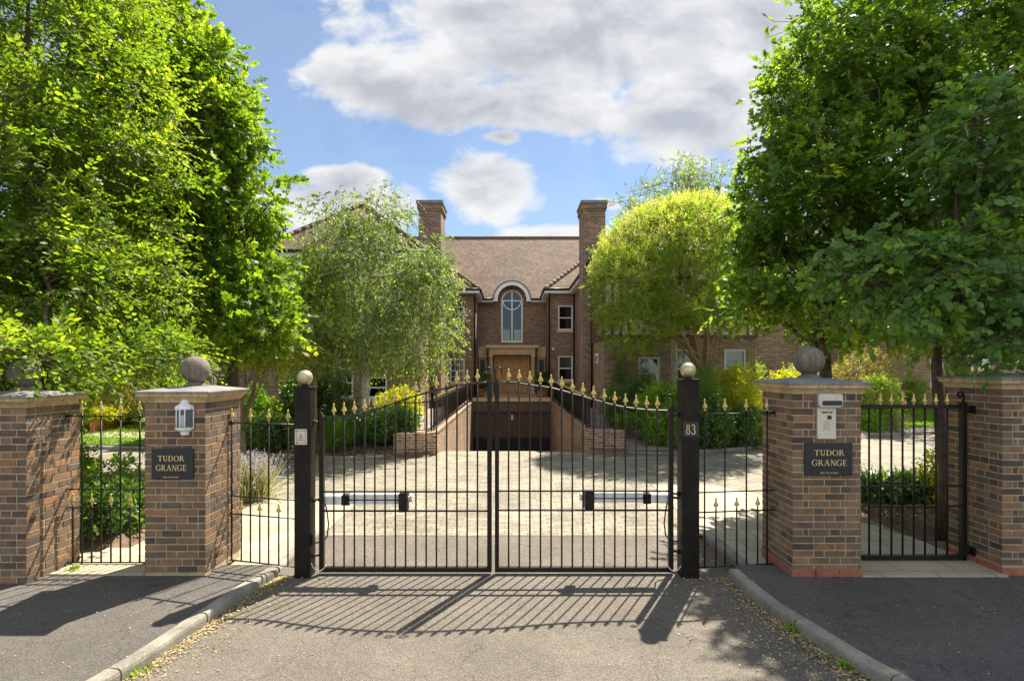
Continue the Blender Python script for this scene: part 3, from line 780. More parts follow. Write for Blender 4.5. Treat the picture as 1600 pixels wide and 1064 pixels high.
# name signs
def namesign(px0, px1, pt, pb, d, tud, gra, wil, label):
    x0, x1, z0, z1 = X(px0, d), X(px1, d), Z(pb, d), Z(pt, d)
    root = empty('name_sign', ((x0+x1)/2, d, z0), label, 'sign', 'house name signs on the piers')
    m = MB(); m.bbox(x0, x1, d-.005, d+.014, z0, z1, .003); m.build('plate', 'sign_slate', root)
    m = MB()
    for txt, (a, b, t, bt) in (('TUDOR', tud), ('GRANGE', gra), ('WILCON HOMES', wil)):
        lettering(m, txt, X((a+b)/2, d), Z(bt, d), Z(t, d)-Z(bt, d), X(b, d)-X(a, d), d-.0072, d-.004)
    m.build('lettering', 'sign_gold', root)
namesign(237, 302, 701, 748.5, 5.735, (247.2, 288.7, 711.7, 720.4), (244, 292, 726, 735.2), (255.8, 280.3, 744.1, 746.4), 'dark sign lettered in gold under the white lantern')
namesign(1257.6, 1331.7, 692.5, 742.3, 5.725, (1272, 1319, 702.8, 711.6), (1268, 1323, 718, 727.3), (1281, 1309.5, 737.3, 739.8), 'dark sign lettered in gold under the keypad intercom')

# lantern on left pier
def lantern(x, y, zb, h, w, label, name='wall_lantern', small=False):
    root = empty(name, (x, y, zb), label, 'wall light')
    r = w/2; zt = zb+h
    def half(prof, mat, nm, n=6):
        m = MB(); rs = []
        for rr, z in prof:
            rs.append([(x+rr*math.cos(math.pi+math.pi*k/n), y+rr*1.05*math.sin(math.pi+math.pi*k/n), z) for k in range(n+1)])
        m.rings(rs, True, True, False); m.build(nm, mat, root)
    g0, g1 = zb+.22*h, zb+.72*h
    half([(.03*r/.09, zb), (.045*r/.09, zb+.03*h), (.045*r/.09, zb+.09*h), (.09*r/.09, zb+.17*h), (r*.98, g0-.012)], 'white_paint', 'base')
    half([(r*1.06, g0-.014), (r*1.06, g0)], 'white_paint', 'lower_ring')
    half([(r*1.06, g1), (r*1.06, g1+.012)], 'white_paint', 'upper_ring')
    half([(r*1.12, g1+.012), (r*.98, g1+.04*h/.4), (r*.72, g1+.13*h), (r*.45, g1+.19*h), (r*.42, g1+.24*h), (r*.2, zt)], 'white_paint', 'hood')
    m = MB(); n = 6
    for k in (0, 2, 3, 4, 6):
        a = math.pi+math.pi*k/n; px, py = x+r*math.cos(a), y+r*1.05*math.sin(a)
        m.tube([(px, py, g0), (px, py, g1)], .006 if k != 3 else .007, 6)
    m.build('glazing_bars', 'white_paint', root)
    m = MB(); rs = [[(x+.95*r*math.cos(math.pi+math.pi*k/n), y+r*math.sin(math.pi+math.pi*k/n), z) for k in range(n+1)] for z in (g0, g1)]
    m.rings(rs, False, False, False); m.build('glass', 'glass_lantern', root)
    m = MB(); m.lathe(x, y-.045, [(.012, g0), (.016, g0+.03), (.03, g0+.07), (.03, g0+.10), (.02, g0+.125), (.004, g0+.135)], 12); m.build('bulb', 'white_paint', root)
    m = MB(); m.box(x-r*.9, x+r*.9, y-.006, y+.012, g0, g1); m.build('back_plate', 'lead', root)
lantern(X(285.5, 5.7), 5.742, Z(680.6, 5.70), Z(624, 5.7)-Z(680.6, 5.7), X(298.7, 5.7)-X(272.4, 5.7), 'white half lantern fixed to the pier above a dark sign')
# intercom
d = 5.73
root = empty('intercom', (X(1292, d), d, Z(686, d)), 'pale keypad intercom panel under a silver hood on the pier', 'intercom')
m = MB(); m.bbox(X(1277, d), X(1306, d), 5.722, 5.75, Z(685.7, d), Z(636, d), .004); m.build('keypad_panel', 'panel_cream', root)
m = MB(); x0, x1, z0, z1 = X(1273.8, d), X(1312.7, d), Z(636.4, d), Z(613.9, d)
def rrect(x0, x1, z0, z1, r, y, n=5):
    out = []
    for cx, cz, a0 in ((x1-r, z1-r, 0), (x0+r, z1-r, 90), (x0+r, z0+r, 180), (x1-r, z0+r, 270)):
        for k in range(n+1): a = R(a0+90*k/n); out.append((cx+r*math.cos(a), y, cz+r*math.sin(a)))
    return out
m.rings([rrect(x0, x1, z0, z1, .035, 5.75), rrect(x0, x1, z0, z1, .035, 5.68), rrect(x0+.008, x1-.008, z0+.008, z1-.008, .03, 5.668)], smooth=False)
m.build('hood', 'steel', root)
m = MB(); m.rings([rrect(X(1280, d), X(1310, d), Z(633, d), Z(625.5, d), .016, 5.672), rrect(X(1280, d), X(1310, d), Z(633, d), Z(625.5, d), .016, 5.662)], smooth=False); m.build('lamp_window', 'sign_slate', root)
m = MB(); m.box(X(1283.5, d), X(1293, d), 5.7185, 5.725, Z(645.3, d), Z(643, d)); m.box(X(1295, d), X(1299.5, d), 5.7185, 5.725, Z(645.3, d), Z(643, d)); m.build('speaker_slots', 'ink', root)
m = MB(); m.box(X(1292, d), X(1298.5, d), 5.7185, 5.725, Z(655, d), Z(649, d)); m.build('camera_window', 'sign_slate', root)
for r_ in range(4):
    for c_ in range(3):
        m = MB(); cx, cz = X(1287.5+4*c_, d), Z(659+4*r_, d); m.bbox(cx-.0085, cx+.0085, 5.716, 5.725, cz-.009, cz+.009, .002); m.build('key_button', 'brass_ball', root)
for cx, cz in ((1281, 642), (1302, 642), (1281, 661), (1302, 661), (1281, 680), (1302, 680)):
    m = MB(); m.tube([(X(cx, d), 5.719, Z(cz, d)), (X(cx, d), 5.724, Z(cz, d))], .0035, 8); m.build('screw', 'ink', root)
m = MB()
for q in range(4): m.tube([(X(1288+2.4*q, d), 5.7195, Z(677.5, d)), (X(1288+2.4*q, d), 5.724, Z(677.5, d))], .004, 8)
m.build('badge', 'steel', root)

# ------------------------------------------------------------------ ramp walls and railings
def ramp_wall(sgn, yc, yend, label):
    root = empty('retaining_wall', (sgn*2.06, 20, 0), label, 'brick wall', 'brick walls beside the ramp')
    zt = .60
    m = MB(); xa, xb = sorted((sgn*2.0, sgn*2.24)); m.box(xa, xb, yc, 28.3, -2.3, zt-.07)
    # curved return at the near end
    xs_ = [sgn*2.0, sgn*2.03, sgn*2.12, sgn*2.3, sgn*2.6, sgn*3.05]
    yf = [yc+.4, yc+.15, yc+.0, yc-.12, yc-.2, yc-.24]
    fr = [(x, y) for x, y in zip(xs_, yf)]; bk = [(sgn*2.24, yc+.5), (sgn*2.24, yc+.3), (sgn*2.3, yc+.18), (sgn*2.42, yc+.08), (sgn*2.65, yc+.0), (sgn*3.05, yc-.02)]
    rs = []
    for a, b in zip(fr, bk): rs.append([(a[0], a[1], -.4), (b[0], b[1], -.4), (b[0], b[1], zt-.071), (a[0], a[1], zt-.071)])
    m.rings(rs, True, True, False)
    m.build('brickwork', 'ramp_brick', root)
    c = MB(); y = yc+.42
    while y < 28.2:
        c.bbox(sgn*1.985, sgn*2.255, y+.003, min(y+.109, 28.3), zt-.07, zt+random.uniform(-.002, .003), .004); y += .112
    cr = []
    for a, b in zip(fr, bk): cr.append([(a[0]-(.015*sgn if abs(a[0]) < 2.1 else 0), a[1]-.015, zt-.07), (b[0], b[1]+.01, zt-.07), (b[0], b[1]+.01, zt), (a[0]-(.015*sgn if abs(a[0]) < 2.1 else 0), a[1]-.015, zt)])
    c.rings(cr, True, True, False)
    c.build('coping', 'ramp_brick', root)
    return fr, bk
fl = ramp_wall(-1, 14.25, 28, 'brick retaining wall on the left of the garage ramp, lit by the sun')
fr_ = ramp_wall(1, 14.95, 28, 'brick retaining wall on the right of the garage ramp')
def small_tip(mb, x, y, z): mb.lathe(x, y, [(.008, z), (.018, z+.012), (.017, z+.022), (.009, z+.045), (.001, z+.07)], 8)
BARM = {}
def ramp_rail(path, label, n, ztop, zbot, group='railings round the garage ramp'):
    p0, p1 = path[0], path[-1]
    root = empty('ramp_railing', (*p0, zbot(p0[1])), label, 'railing', group)
    L = [0]
    for a, b in zip(path, path[1:]): L.append(L[-1]+math.dist(a, b))
    def at(s): return (float(np.interp(s, L, [p[0] for p in path])), float(np.interp(s, L, [p[1] for p in path])))
    K = 24 if L[-1] > 3 else 6
    for nm, zf, r in (('handrail', lambda y: ztop(y)-.06, .019), ('lower_rail', lambda y: zbot(y)+.07, .012)):
        m = MB(); pts = []
        for i in range(K+1): x, y = at(L[-1]*i/K); pts.append((x, y, zf(y)))
        m.tube(pts, r, 6, flat=1.3); m.build(nm, 'black_metal', root)
    proto = None; ptip = None
    for i in range(n):
        x, y = at(L[-1]*(i+.5)/n); zb, zt = zbot(y)+.07, ztop(y)
        if proto is None:
            m = MB(); m.tube([(x, y, zb), (x, y, zt)], .0085, 5); proto = m.build('bar', 'black_metal', root)
            t = MB(); small_tip(t, x, y, zt); ptip = t.build('finial', 'gold', proto); base = (x, y, zb, zt)
        else:
            c = proto.copy(); COL.objects.link(c); c.parent = root
            c.location = (x-base[0], y-base[1], zb-base[2]+((zt-zb)-(base[3]-base[2])))
            t = ptip.copy(); COL.objects.link(t); t.parent = c
    posts = [0, L[-1]] if L[-1] < 5 else [0, L[-1]/4, L[-1]/2, L[-1]*.75, L[-1]]
    for s in posts:
        x, y = at(s); m = MB(); m.bbox(x-.02, x+.02, y-.02, y+.02, zbot(y)-.0, ztop(y)-.03, .003); m.build('post', 'black_metal', root)
zb_ = lambda y: .60
zt_ = lambda y: 1.45+.010*(y-14)
ramp_rail([(-2.12, 14.75), (-2.12, 27.5)], 'long black railing along the left side of the garage ramp', 96, zt_, zb_)
ramp_rail([(2.12, 15.45), (2.12, 27.5)], 'long black railing along the right side of the garage ramp', 92, zt_, zb_)
ramp_rail([(-2.0, 27.62), (2.0, 27.62)], 'black railing on the terrace edge over the garage door', 34, lambda y: 1.62, lambda y: .77)
ramp_rail([(-2.16, 14.6), (-2.3, 14.3), (-2.6, 14.14), (-3.0, 14.1)], 'short curved railing at the near end of the left ramp wall', 8, zt_, zb_)
ramp_rail([(2.16, 15.3), (2.3, 15.0), (2.6, 14.84), (3.0, 14.8)], 'short curved railing at the near end of the right ramp wall', 8, zt_, zb_)
# ------------------------------------------------------------------ the house
def wall(mb, o, t, L, z0, z1, holes=(), depth=.12, thick=None):
    """wall face with rectangular holes. o=(x,y) start, t unit tangent; outward normal = (t.y,-t.x). reveals go inward"""
    n = (t[1], -t[0]); us = sorted(set([0, L]+[h[0] for h in holes]+[h[1] for h in holes])); zs = sorted(set([z0, z1]+[h[2] for h in holes]+[h[3] for h in holes]))
    def P(u, z, d=0): return (o[0]+t[0]*u-n[0]*d, o[1]+t[1]*u-n[1]*d, z)
    for a, b in zip(us, us[1:]):
        for c, d in zip(zs, zs[1:]):
            um, zm = (a+b)/2, (c+d)/2
            if any(h[0] < um < h[1] and h[2] < zm < h[3] for h in holes): continue
            mb.quad(P(a, c), P(b, c), P(b, d), P(a, d))
    for u0, u1, c, d in holes:
        mb.quad(P(u0, c), P(u0, c, depth), P(u0, d, depth), P(u0, d)); mb.quad(P(u1, c, depth), P(u1, c), P(u1, d), P(u1, d, depth))
        mb.quad(P(u0, d), P(u0, d, depth), P(u1, d, depth), P(u1, d)); mb.quad(P(u0, c, depth), P(u0, c), P(u1, c), P(u1, c, depth))
def window(root, o, t, u0, u1, z0, z1, paint='white_paint', blind=None, sash=True, grid=False, sill='house_stone', fw=.07):
    n = (t[1], -t[0])
    def BX(mb, a, b, c, d, f, g):   # u range, z range, depth range (into wall)
        vs = [(o[0]+t[0]*u-n[0]*q, o[1]+t[1]*u-n[1]*q, z) for z in (c, d) for q in (f, g) for u in (a, b)]
        mb.add(vs, [(0, 1, 3, 2), (4, 6, 7, 5), (0, 4, 5, 1), (2, 3, 7, 6), (0, 2, 6, 4), (1, 5, 7, 3)], .5)
    m = MB(); BX(m, u0, u0+fw, z0, z1, .03, .1); BX(m, u1-fw, u1, z0, z1, .03, .1); BX(m, u0+fw, u1-fw, z1-fw, z1, .03, .1); BX(m, u0+fw, u1-fw, z0, z0+fw*1.2, .03, .1)
    zm = (z0+z1)/2
    if sash: BX(m, u0+fw, u1-fw, zm-.025, zm+.03, .04, .095)
    if grid:
        for k in (1, 2): uu = u0+fw+(u1-u0-2*fw)*k/3; BX(m, uu-.012, uu+.012, z0+fw, z1-fw, .05, .09)
        for q in (.25, .75): zz = z0+(z1-z0)*q; BX(m, u0+fw, u1-fw, zz-.012, zz+.012, .052, .088)
    w = m.build('window', paint, root)
    m = MB(); BX(m, u0+fw, u1-fw, z0+fw, z1-fw, .068, .074); m.build('pane', 'glass', w)
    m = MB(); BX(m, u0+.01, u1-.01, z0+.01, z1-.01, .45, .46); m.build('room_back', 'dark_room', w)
    if blind:
        m = MB(); zb = z1-(z1-z0)*blind; BX(m, u0+fw, u1-fw, zb, z1-fw, .12, .125); m.build('blind', 'blind', w)
    if sill:
        m = MB(); BX(m, u0-.08, u1+.08, z0-.11, z0-.003, -.05, .1); m.build('sill', sill, w)
    return w
H = empty('brick_house', (0, 31.5, .7), 'large brick house with arched stair window, two tall chimneys and tiled roofs', 'house')
GL = .3
# central recess
m = MB(); yc = 31.5; AX = 0.0; AR = .62; AZ = 6.18
wall(m, (-2.15, yc), (1, 0), 4.3, GL, AZ, [(2.15-AR, 2.15+AR, 3.77, AZ), (2.15-1.02, 2.15+1.02, .77, 3.0)], .14)
wall(m, (1.95, 28.3), (0, 1), 3.2, GL, 6.3); wall(m, (-1.95, 31.5), (0, -1), 3.2, GL, 6.3)
n = 20
for i in range(n):      # brick tympanum round the arched glass
    q = []
    for a in (math.pi*i/n, math.pi*(i+1)/n): q.append(((AR*math.cos(a), AR*math.sin(a)), (.86*math.cos(a), .86*math.sin(a))))
    m.quad((q[0][0][0], yc, AZ+q[0][0][1]), (q[0][1][0], yc, AZ+q[0][1][1]), (q[1][1][0], yc, AZ+q[1][1][1]), (q[1][0][0], yc, AZ+q[1][0][1]))
    m.quad((q[0][1][0], yc, AZ+q[0][1][1]), (q[0][1][0], yc-.55, AZ+q[0][1][1]), (q[1][1][0], yc-.55, AZ+q[1][1][1]), (q[1][1][0], yc, AZ+q[1][1][1]))
# side blocks
for s in (-1, 1):
    o = (1.95, 28.3) if s > 0 else (-3.4, 28.3)
    base = 1.95 if s > 0 else 3.4
    if s > 0: hs = [(2.40-1.95, 3.16-1.95, 4.25, 5.55), (2.40-1.95, 3.16-1.95, 1.62, 2.92)]
    else: hs = [(3.4-3.23, 3.4-2.46, 4.2, 5.5), (3.4-3.23, 3.4-2.46, 1.5, 2.8)]
    wall(m, o, (1, 0), 1.45, GL, 6.3, hs, .12)
# wings: inward faces, chimney breasts, fronts
    if s > 0:
        wall(m, (3.25, 19.3), (0, 1), 9.0, GL, 6.3, [])
    else:
        wall(m, (-3.25, 28.3), (0, -1), 9.0, GL, 6.3, [])
m.build('wall', 'house_brick', H)
for s in (-1, 1):
    m = MB(); x0, x1 = sorted((s*2.86, s*3.27)); m.box(x0, x1, 21.9, 23.2, GL, 6.25)
    m.build('chimney_breast', 'house_brick', H)
    m = MB(); x0, x1 = sorted((s*2.86, s*3.76)); m.box(x0, x1, 21.9, 23.2, 6.25, 8.62)
    for o, a, b in ((.03, 8.62, 8.70), (.06, 8.70, 8.86), (.03, 8.86, 8.9)): m.box(x0-o, x1+o, 21.9-o, 23.2+o, a, b)
    ch = m.build('chimney', 'house_brick', H)
    m = MB(); m.box(x0-.09, x1+.09, 21.81, 23.29, 8.90, 9.02); m.rings([square_ring(x0, x1, 21.9, 23.2, .02, 9.02), square_ring(x0, x1, 21.9, 23.2, -.3, 9.12)], smooth=False); m.build('cap', 'coping_stone', ch)
    m = MB(); m.box(x0-.012, x1+.012, 21.885, 23.22, 6.9, 7.02); m.build('flashing', 'lead', ch)
# wing fronts
WY = 19.3
m = MB()
hr = [(996/1, 1032, 1.55, 2.68), (1049, 1085, 1.6, 2.98)]
def pxh(p, y): return X(p, y)
rx0 = 3.25
holes_r = [(pxh(997, WY)-rx0, pxh(1032, WY)-rx0, 1.5, 2.68), (pxh(1049, WY)-rx0, pxh(1085, WY)-rx0, 1.55, 2.96), (pxh(1132, WY)-rx0, pxh(1166, WY)-rx0, 1.55, 2.96)]
wall(m, (rx0, WY), (1, 0), 5.4, GL, 3.43, holes_r, .12)
lx0 = -8.65
holes_l = [(pxh(573.5, WY)-lx0, pxh(605, WY)-lx0, 1.2, 1.99), (pxh(520, WY)-lx0, pxh(552, WY)-lx0, 1.22, 2.3)]
wall(m, (8.65, WY), (0, 1), 8, GL, 3.3); m.build('wall', 'house_brick', H)
m = MB(); wall(m, (lx0, WY), (1, 0), 5.4, GL, 3.43, holes_l, .12)
wall(m, (-8.65, WY+8), (0, -1), 8, GL, 3.3); m.build('wall', 'house_brick', H)
# half timbered upper floor of the wings
for s in (-1, 1):
    m = MB(); xa = rx0 if s > 0 else lx0
    x0, x1 = xa, xa+5.4
    wall(m, (x0, WY-.03), (1, 0), 5.4, 3.42, 6.2, [(1.0, 2.0, 4.2, 5.4), (3.2, 4.2, 4.2, 5.4)], .1)
    if s > 0: wall(m, (3.22, WY-.03), (0, 1), 2.6, 3.42, 6.2); 
    else: wall(m, (-3.22, WY+2.57), (0, -1), 2.6, 3.42, 6.2)
    if s > 0: wall(m, (8.68, WY-.03), (0, 1), 8, 3.42, 6.2)
    else: wall(m, (-8.68, WY+8), (0, -1), 8.03, 3.42, 6.2)
    m.build('rendered_wall', 'render_cream', H)
    t = MB(); k = 0; x = x0
    while x < x1+.01:
        u = x-x0
        if not (1.0 < u < 2.0 or 3.2 < u < 4.2): t.box(x-.05, x+.05, WY-.06, WY-.02, 3.42, 6.2)
        x += .3
    for z in (3.36, 4.1, 5.45, 6.1): t.box(x0-.05, x1+.05, WY-.066, WY-.022, z, z+.1) if z < 3.4 or z > 6 else [t.box(x0+a, x0+b, WY-.066, WY-.022, z, z+.09) for a, b in ((0, 1.0), (2.0, 3.2), (4.2, 5.4))]
    xi = 3.22 if s > 0 else -3.22
    y = WY
    while y < WY+2.6:
        t.box(xi-.03, xi+.03, y-.05, y+.05, 3.42, 6.2); y += .3
    t.box(xi-.035, xi+.035, WY-.05, WY+2.6, 3.3, 3.42)
    t.build('timber_frame', 'timber_dark', H)
    for a, b in ((1.0, 2.0), (3.2, 4.2)): window(H, (x0, WY-.03), (1, 0), a, b, 4.2, 5.4, 'pale_green_paint' if s > 0 else 'white_paint', sill=None)
for h, bl in zip(holes_r, (0, .6, .5)): window(H, (rx0, WY), (1, 0), h[0], h[1], h[2], h[3], 'pale_green_paint', blind=.5)
for h in holes_l: window(H, (lx0, WY), (1, 0), h[0], h[1], h[2], h[3], 'white_paint')
window(H, (1.95, 28.3), (1, 0), .45, 1.21, 4.25, 5.55)
window(H, (1.95, 28.3), (1, 0), .45, 1.21, 1.62, 2.92, blind=.5)
window(H, (-3.4, 28.3), (1, 0), .17, .94, 4.2, 5.5, grid=True)
window(H, (-3.4, 28.3), (1, 0), .17, .94, 1.5, 2.8, grid=True, blind=.95)
# narrow windows on the inner side walls (glass just proud of brick)
for s in (-1, 1):
    for z0, z1 in ((4.35, 5.4), (1.6, 2.7)):
        m = MB(); xa = s*3.25; a, b = sorted((xa-s*.03, xa-s*.002)); m.box(a, b, 25.0, 25.55, z0, z1); w = m.build('window', 'white_paint', H)
        m = MB(); a, b = sorted((xa-s*.036, xa-s*.031)); m.box(a, b, 25.07, 25.48, z0+.07, z1-.07); m.build('pane', 'sign_slate', w)
# arched window
m = MB(); yf = yc+.06; th = .05
m.box(-AR, -AR+.08, yf-.06, yf+th, 3.77, AZ); m.box(AR-.08, AR, yf-.06, yf+th, 3.77, AZ); m.box(-AR+.08, AR-.08, yf-.06, yf+th, 3.77, 3.86)
m.box(-.038, .038, yf-.05, yf+th-.004, 3.86, AZ+AR-.08); m.box(-AR+.08, -.039, yf-.05, yf+th-.004, AZ-.036, AZ+.036); m.box(.039, AR-.08, yf-.05, yf+th-.004, AZ-.036, AZ+.036)
for i in range(40):
    a0, a1 = 2*math.pi*i/40, 2*math.pi*(i+1)/40; ro = AR if i < 20 else AR-.08; ri = ro-.08 if i < 20 else ro-.055
    e = .0 if i < 20 else .006
    m.poly_y([(ro*math.cos(a0), AZ+ro*math.sin(a0)), (ro*math.cos(a1), AZ+ro*math.sin(a1)), (ri*math.cos(a1), AZ+ri*math.sin(a1)), (ri*math.cos(a0), AZ+ri*math.sin(a0))], yf-.055+e, yf+th-e)
aw = m.build('arched_window', 'white_paint', H)
m = MB(); pts = [(-AR+.01, 3.79)]+[(AR-.01, 3.79)]+[((AR-.01)*math.cos(math.pi*i/24), AZ+(AR-.01)*math.sin(math.pi*i/24)) for i in range(25)]
m.poly_y(pts, yf+.02, yf+.026); m.build('pane', 'glass_arch', aw)
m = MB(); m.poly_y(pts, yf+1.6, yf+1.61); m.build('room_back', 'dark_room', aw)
m = MB()
for s in (-1, 1): m.box(s*.33-.2, s*.33+.2, yf+.5, yf+.52, 3.8, 4.55)
m.build('curtain', 'render_cream', aw)
# white arch hood + barrel roof
m = MB(); n = 28
for i in range(n):
    a0, a1 = math.pi*i/n, math.pi*(i+1)/n
    m.poly_y([(1.07*math.cos(a0), AZ+1.07*math.sin(a0)), (1.07*math.cos(a1), AZ+1.07*math.sin(a1)), (.82*math.cos(a1), AZ+.82*math.sin(a1)), (.82*math.cos(a0), AZ+.82*math.sin(a0))], 30.92, 31.05)
for s in (-1, 1): a, b = sorted((s*.82, s*1.07)); m.box(a, b, 30.92, 31.05, AZ-.1, AZ)
m.build('arch_hood', 'white_paint', H)
m = MB(); rs = []
for y in (30.9, 33.6): rs.append([(1.1*math.cos(math.pi*i/24), y, AZ+1.1*math.sin(math.pi*i/24)) for i in range(25)]+[(1.02*math.cos(math.pi*i/24), y, AZ+1.02*math.sin(math.pi*i/24)) for i in range(24, -1, -1)])
m.rings(rs, True, True, False); m.build('barrel_roof', 'lead', H)
# eaves
def eave(x0, x1, y0, y1, z, fasc=.13, root_=H):
    m = MB(); m.box(x0, x1, y0, y1, z-fasc, z-.012); m.build('fascia', 'white_paint', root_)
m = MB(); m.box(-2.0, -1.08, 31.0, 31.5, 6.06, 6.19); m.box(1.08, 2.0, 31.0, 31.5, 6.06, 6.19); m.build('fascia', 'white_paint', H)
def gutter(pts):
    m = MB(); m.tube(pts, .062, 8); m.build('gutter', 'black_metal', H)
gutter([(-1.95, 30.95, 6.21), (-1.1, 30.95, 6.21)]); gutter([(1.1, 30.95, 6.21), (1.95, 30.95, 6.21)])
for s in (-1, 1):
    m = MB(); a, b = sorted((s*1.68, s*3.3)); m.box(a, b, 27.92, 28.32, 6.14, 6.29); a, b = sorted((s*1.68, s*2.0)); m.box(a, b, 28.32, 31.2, 6.14, 6.29)
    a, b = sorted((s*2.98, s*3.3)); m.box(a, b, 19.0, 28.0, 6.16, 6.31); a, b = sorted((s*2.98, s*9.0)); m.box(a, b, 18.9, 19.3, 6.155, 6.305)
    m.build('soffit', 'white_paint', H)
    gutter([(s*2.95, 28.0, 6.35), (s*2.93, 18.86, 6.35), (s*9.0, 18.85, 6.35)])
    gutter([(s*2.95, 27.88, 6.33), (s*1.64, 27.88, 6.33), (s*1.64, 31, 6.33)])
    for (x, y) in ((s*1.93, 28.24), (s*3.3 if s < 0 else 3.21, 28.2), (s*3.19, 21.84)):
        m = MB(); m.tube([(x, y-.3 if y > 28 else y, 6.26), (x, y-.04, 6.0), (x, y-.04, GL+.1)], .04, 8); m.build('downpipe', 'black_metal', H)
# roofs
def hip(x0, x1, y0, y1, z, slope, axis, name='roof', ends=(1, 1)):
    m = MB(); 
    if axis == 'x':
        h = (y1-y0)/2; ya = (y0+y1)/2; xa = x0+(h if ends[0] else 0); xb = x1-(h if ends[1] else 0); zt = z+h*slope
        A, B, C_, D = (x0, y0, z), (x1, y0, z), (x1, y1, z), (x0, y1, z); E, G = (xa, ya, zt), (xb, ya, zt)
        m.add([A, B, C_, D, E, G], [(0, 1, 5, 4), (2, 3, 4, 5), (3, 0, 4), (1, 2, 5), (0, 3, 2, 1)])
        rid = [(E, G)]+([(A, E), (D, E)] if ends[0] else [])+([(B, G), (C_, G)] if ends[1] else [])
    else:
        h = (x1-x0)/2; xa = (x0+x1)/2; ya = y0+(h if ends[0] else 0); yb = y1-(h if ends[1] else 0); zt = z+h*slope
        A, B, C_, D = (x0, y0, z), (x1, y0, z), (x1, y1, z), (x0, y1, z); E, G = (xa, ya, zt), (xa, yb, zt)
        m.add([A, B, C_, D, E, G], [(0, 1, 4), (1, 2, 5, 4), (2, 3, 5), (3, 0, 4, 5), (0, 3, 2, 1)])
        rid = [(E, G)]+([(A, E), (B, E)] if ends[0] else [])+([(C_, G), (D, G)] if ends[1] else [])
    return m, rid
def roof(root_, *a, **k):
    m, rid = hip(*a, **k); r = m.build('roof', 'roof_tile', root_)
    t = MB()
    for p, q in rid:
        p, q = Vector(p), Vector(q); L = (q-p).length; c = max(2, int(L/.33)); d = (q-p)/c
        for i in range(c): a0 = p+d*i; t.tube([a0+Vector((0, 0, .015)), a0+d*1.02+Vector((0, 0, .03))], [.085, .1], 7)
    t.build('ridge_tiles', 'roof_tile', r)
    return r
m = MB(); zr = lambda y: 6.24+.87*(y-31.0); q = lambda x0, x1, y0, y1: m.quad((x0, y0, zr(y0)), (x1, y0, zr(y0)), (x1, y1, zr(y1)), (x0, y1, zr(y1)))
q(-9.5, -1.06, 31.0, 36.5); q(1.06, 9.5, 31.0, 36.5); 
for i in range(24):
    a = -1.06+2.12*i/24; b = a+2.12/24; f = lambda x: 31+max(0.0, (AZ-.04+math.sqrt(max(0, 1.09**2-x*x))-6.24)/.87)
    m.quad((a, f(a), zr(f(a))), (b, f(b), zr(f(b))), (b, 36.5, zr(36.5)), (a, 36.5, zr(36.5)))

m.quad((-9.5, 42, 6.24), (-9.5, 36.5, zr(36.5)), (9.5, 36.5, zr(36.5)), (9.5, 42, 6.24))
m.quad((-9.5, 31, 6.235), (-9.5, 42, 6.235), (-1.06, 42, 6.235), (-1.06, 31, 6.235)); m.quad((1.06, 31, 6.235), (1.06, 42, 6.235), (9.5, 42, 6.235), (9.5, 31, 6.235))
mr = m.build('roof', 'roof_tile', H)
m = MB()
for i in range(56): m.tube([(-9.4+i*.335, 36.5, zr(36.5)+.0), (-9.06+i*.335, 36.5, zr(36.5)+.015)], [.085, .1], 7)
m.build('ridge_tiles', 'roof_tile', mr)
m = MB(); m.box(-1.12, 1.12, 31.72, 31.8, .7, 3.1); m.build('door_frame', 'oak_door', H)
for s in (-1, 1):
    a, b = sorted((s*1.66, s*10)); roof(H, a, b, 27.9, 35.7, 6.32, .84, 'x', ends=((1, 0) if s > 0 else (0, 1)))
    a, b = sorted((s*2.95, s*9.05)); roof(H, a, b, 18.9, 33, 6.335, .84, 'y')
# portico, door, stone bands
m = MB(); m.box(-1.48, 1.48, 30.55, 31.5, 3.44, 3.58); m.box(-1.40, 1.40, 30.62, 31.5, 3.38, 3.44); m.box(-1.30, 1.30, 30.72, 31.5, 3.05, 3.38); m.box(-1.35, 1.35, 30.68, 31.5, 3.17, 3.21)
po = m.build('portico', 'house_stone', H)
for s in (-1, 1):
    for y in (30.86, 31.4):
        c = MB(); c.lathe(s*1.2, y, [(.15, .77), (.15, .86), (.12, .9), (.115, 1.6), (.105, 2.88), (.12, 2.9), (.14, 2.94), (.15, 3.05)], 20); c.build('column', 'house_stone', po)
for s in (-1, 1):
    m = MB(); a, b = sorted((s*1.45, s*1.94)); m.box(a, b, 31.38, 31.5, 2.88, 3.45); m.box(a, b, 31.34, 31.5, 3.45, 3.52); m.box(a, b, 31.40, 31.5, .77, 1.0)
    m.build('stone_band', 'house_stone', H)
    m = MB(); a, b = sorted((s*1.5, s*1.9)); m.box(a, b, 31.44, 31.5, 2.0, 2.85); w = m.build('side_light', 'oak_door', H)
    m = MB(); m.box(a+.06, b-.06, 31.43, 31.445, 2.07, 2.78); m.build('pane', 'sign_slate', w)
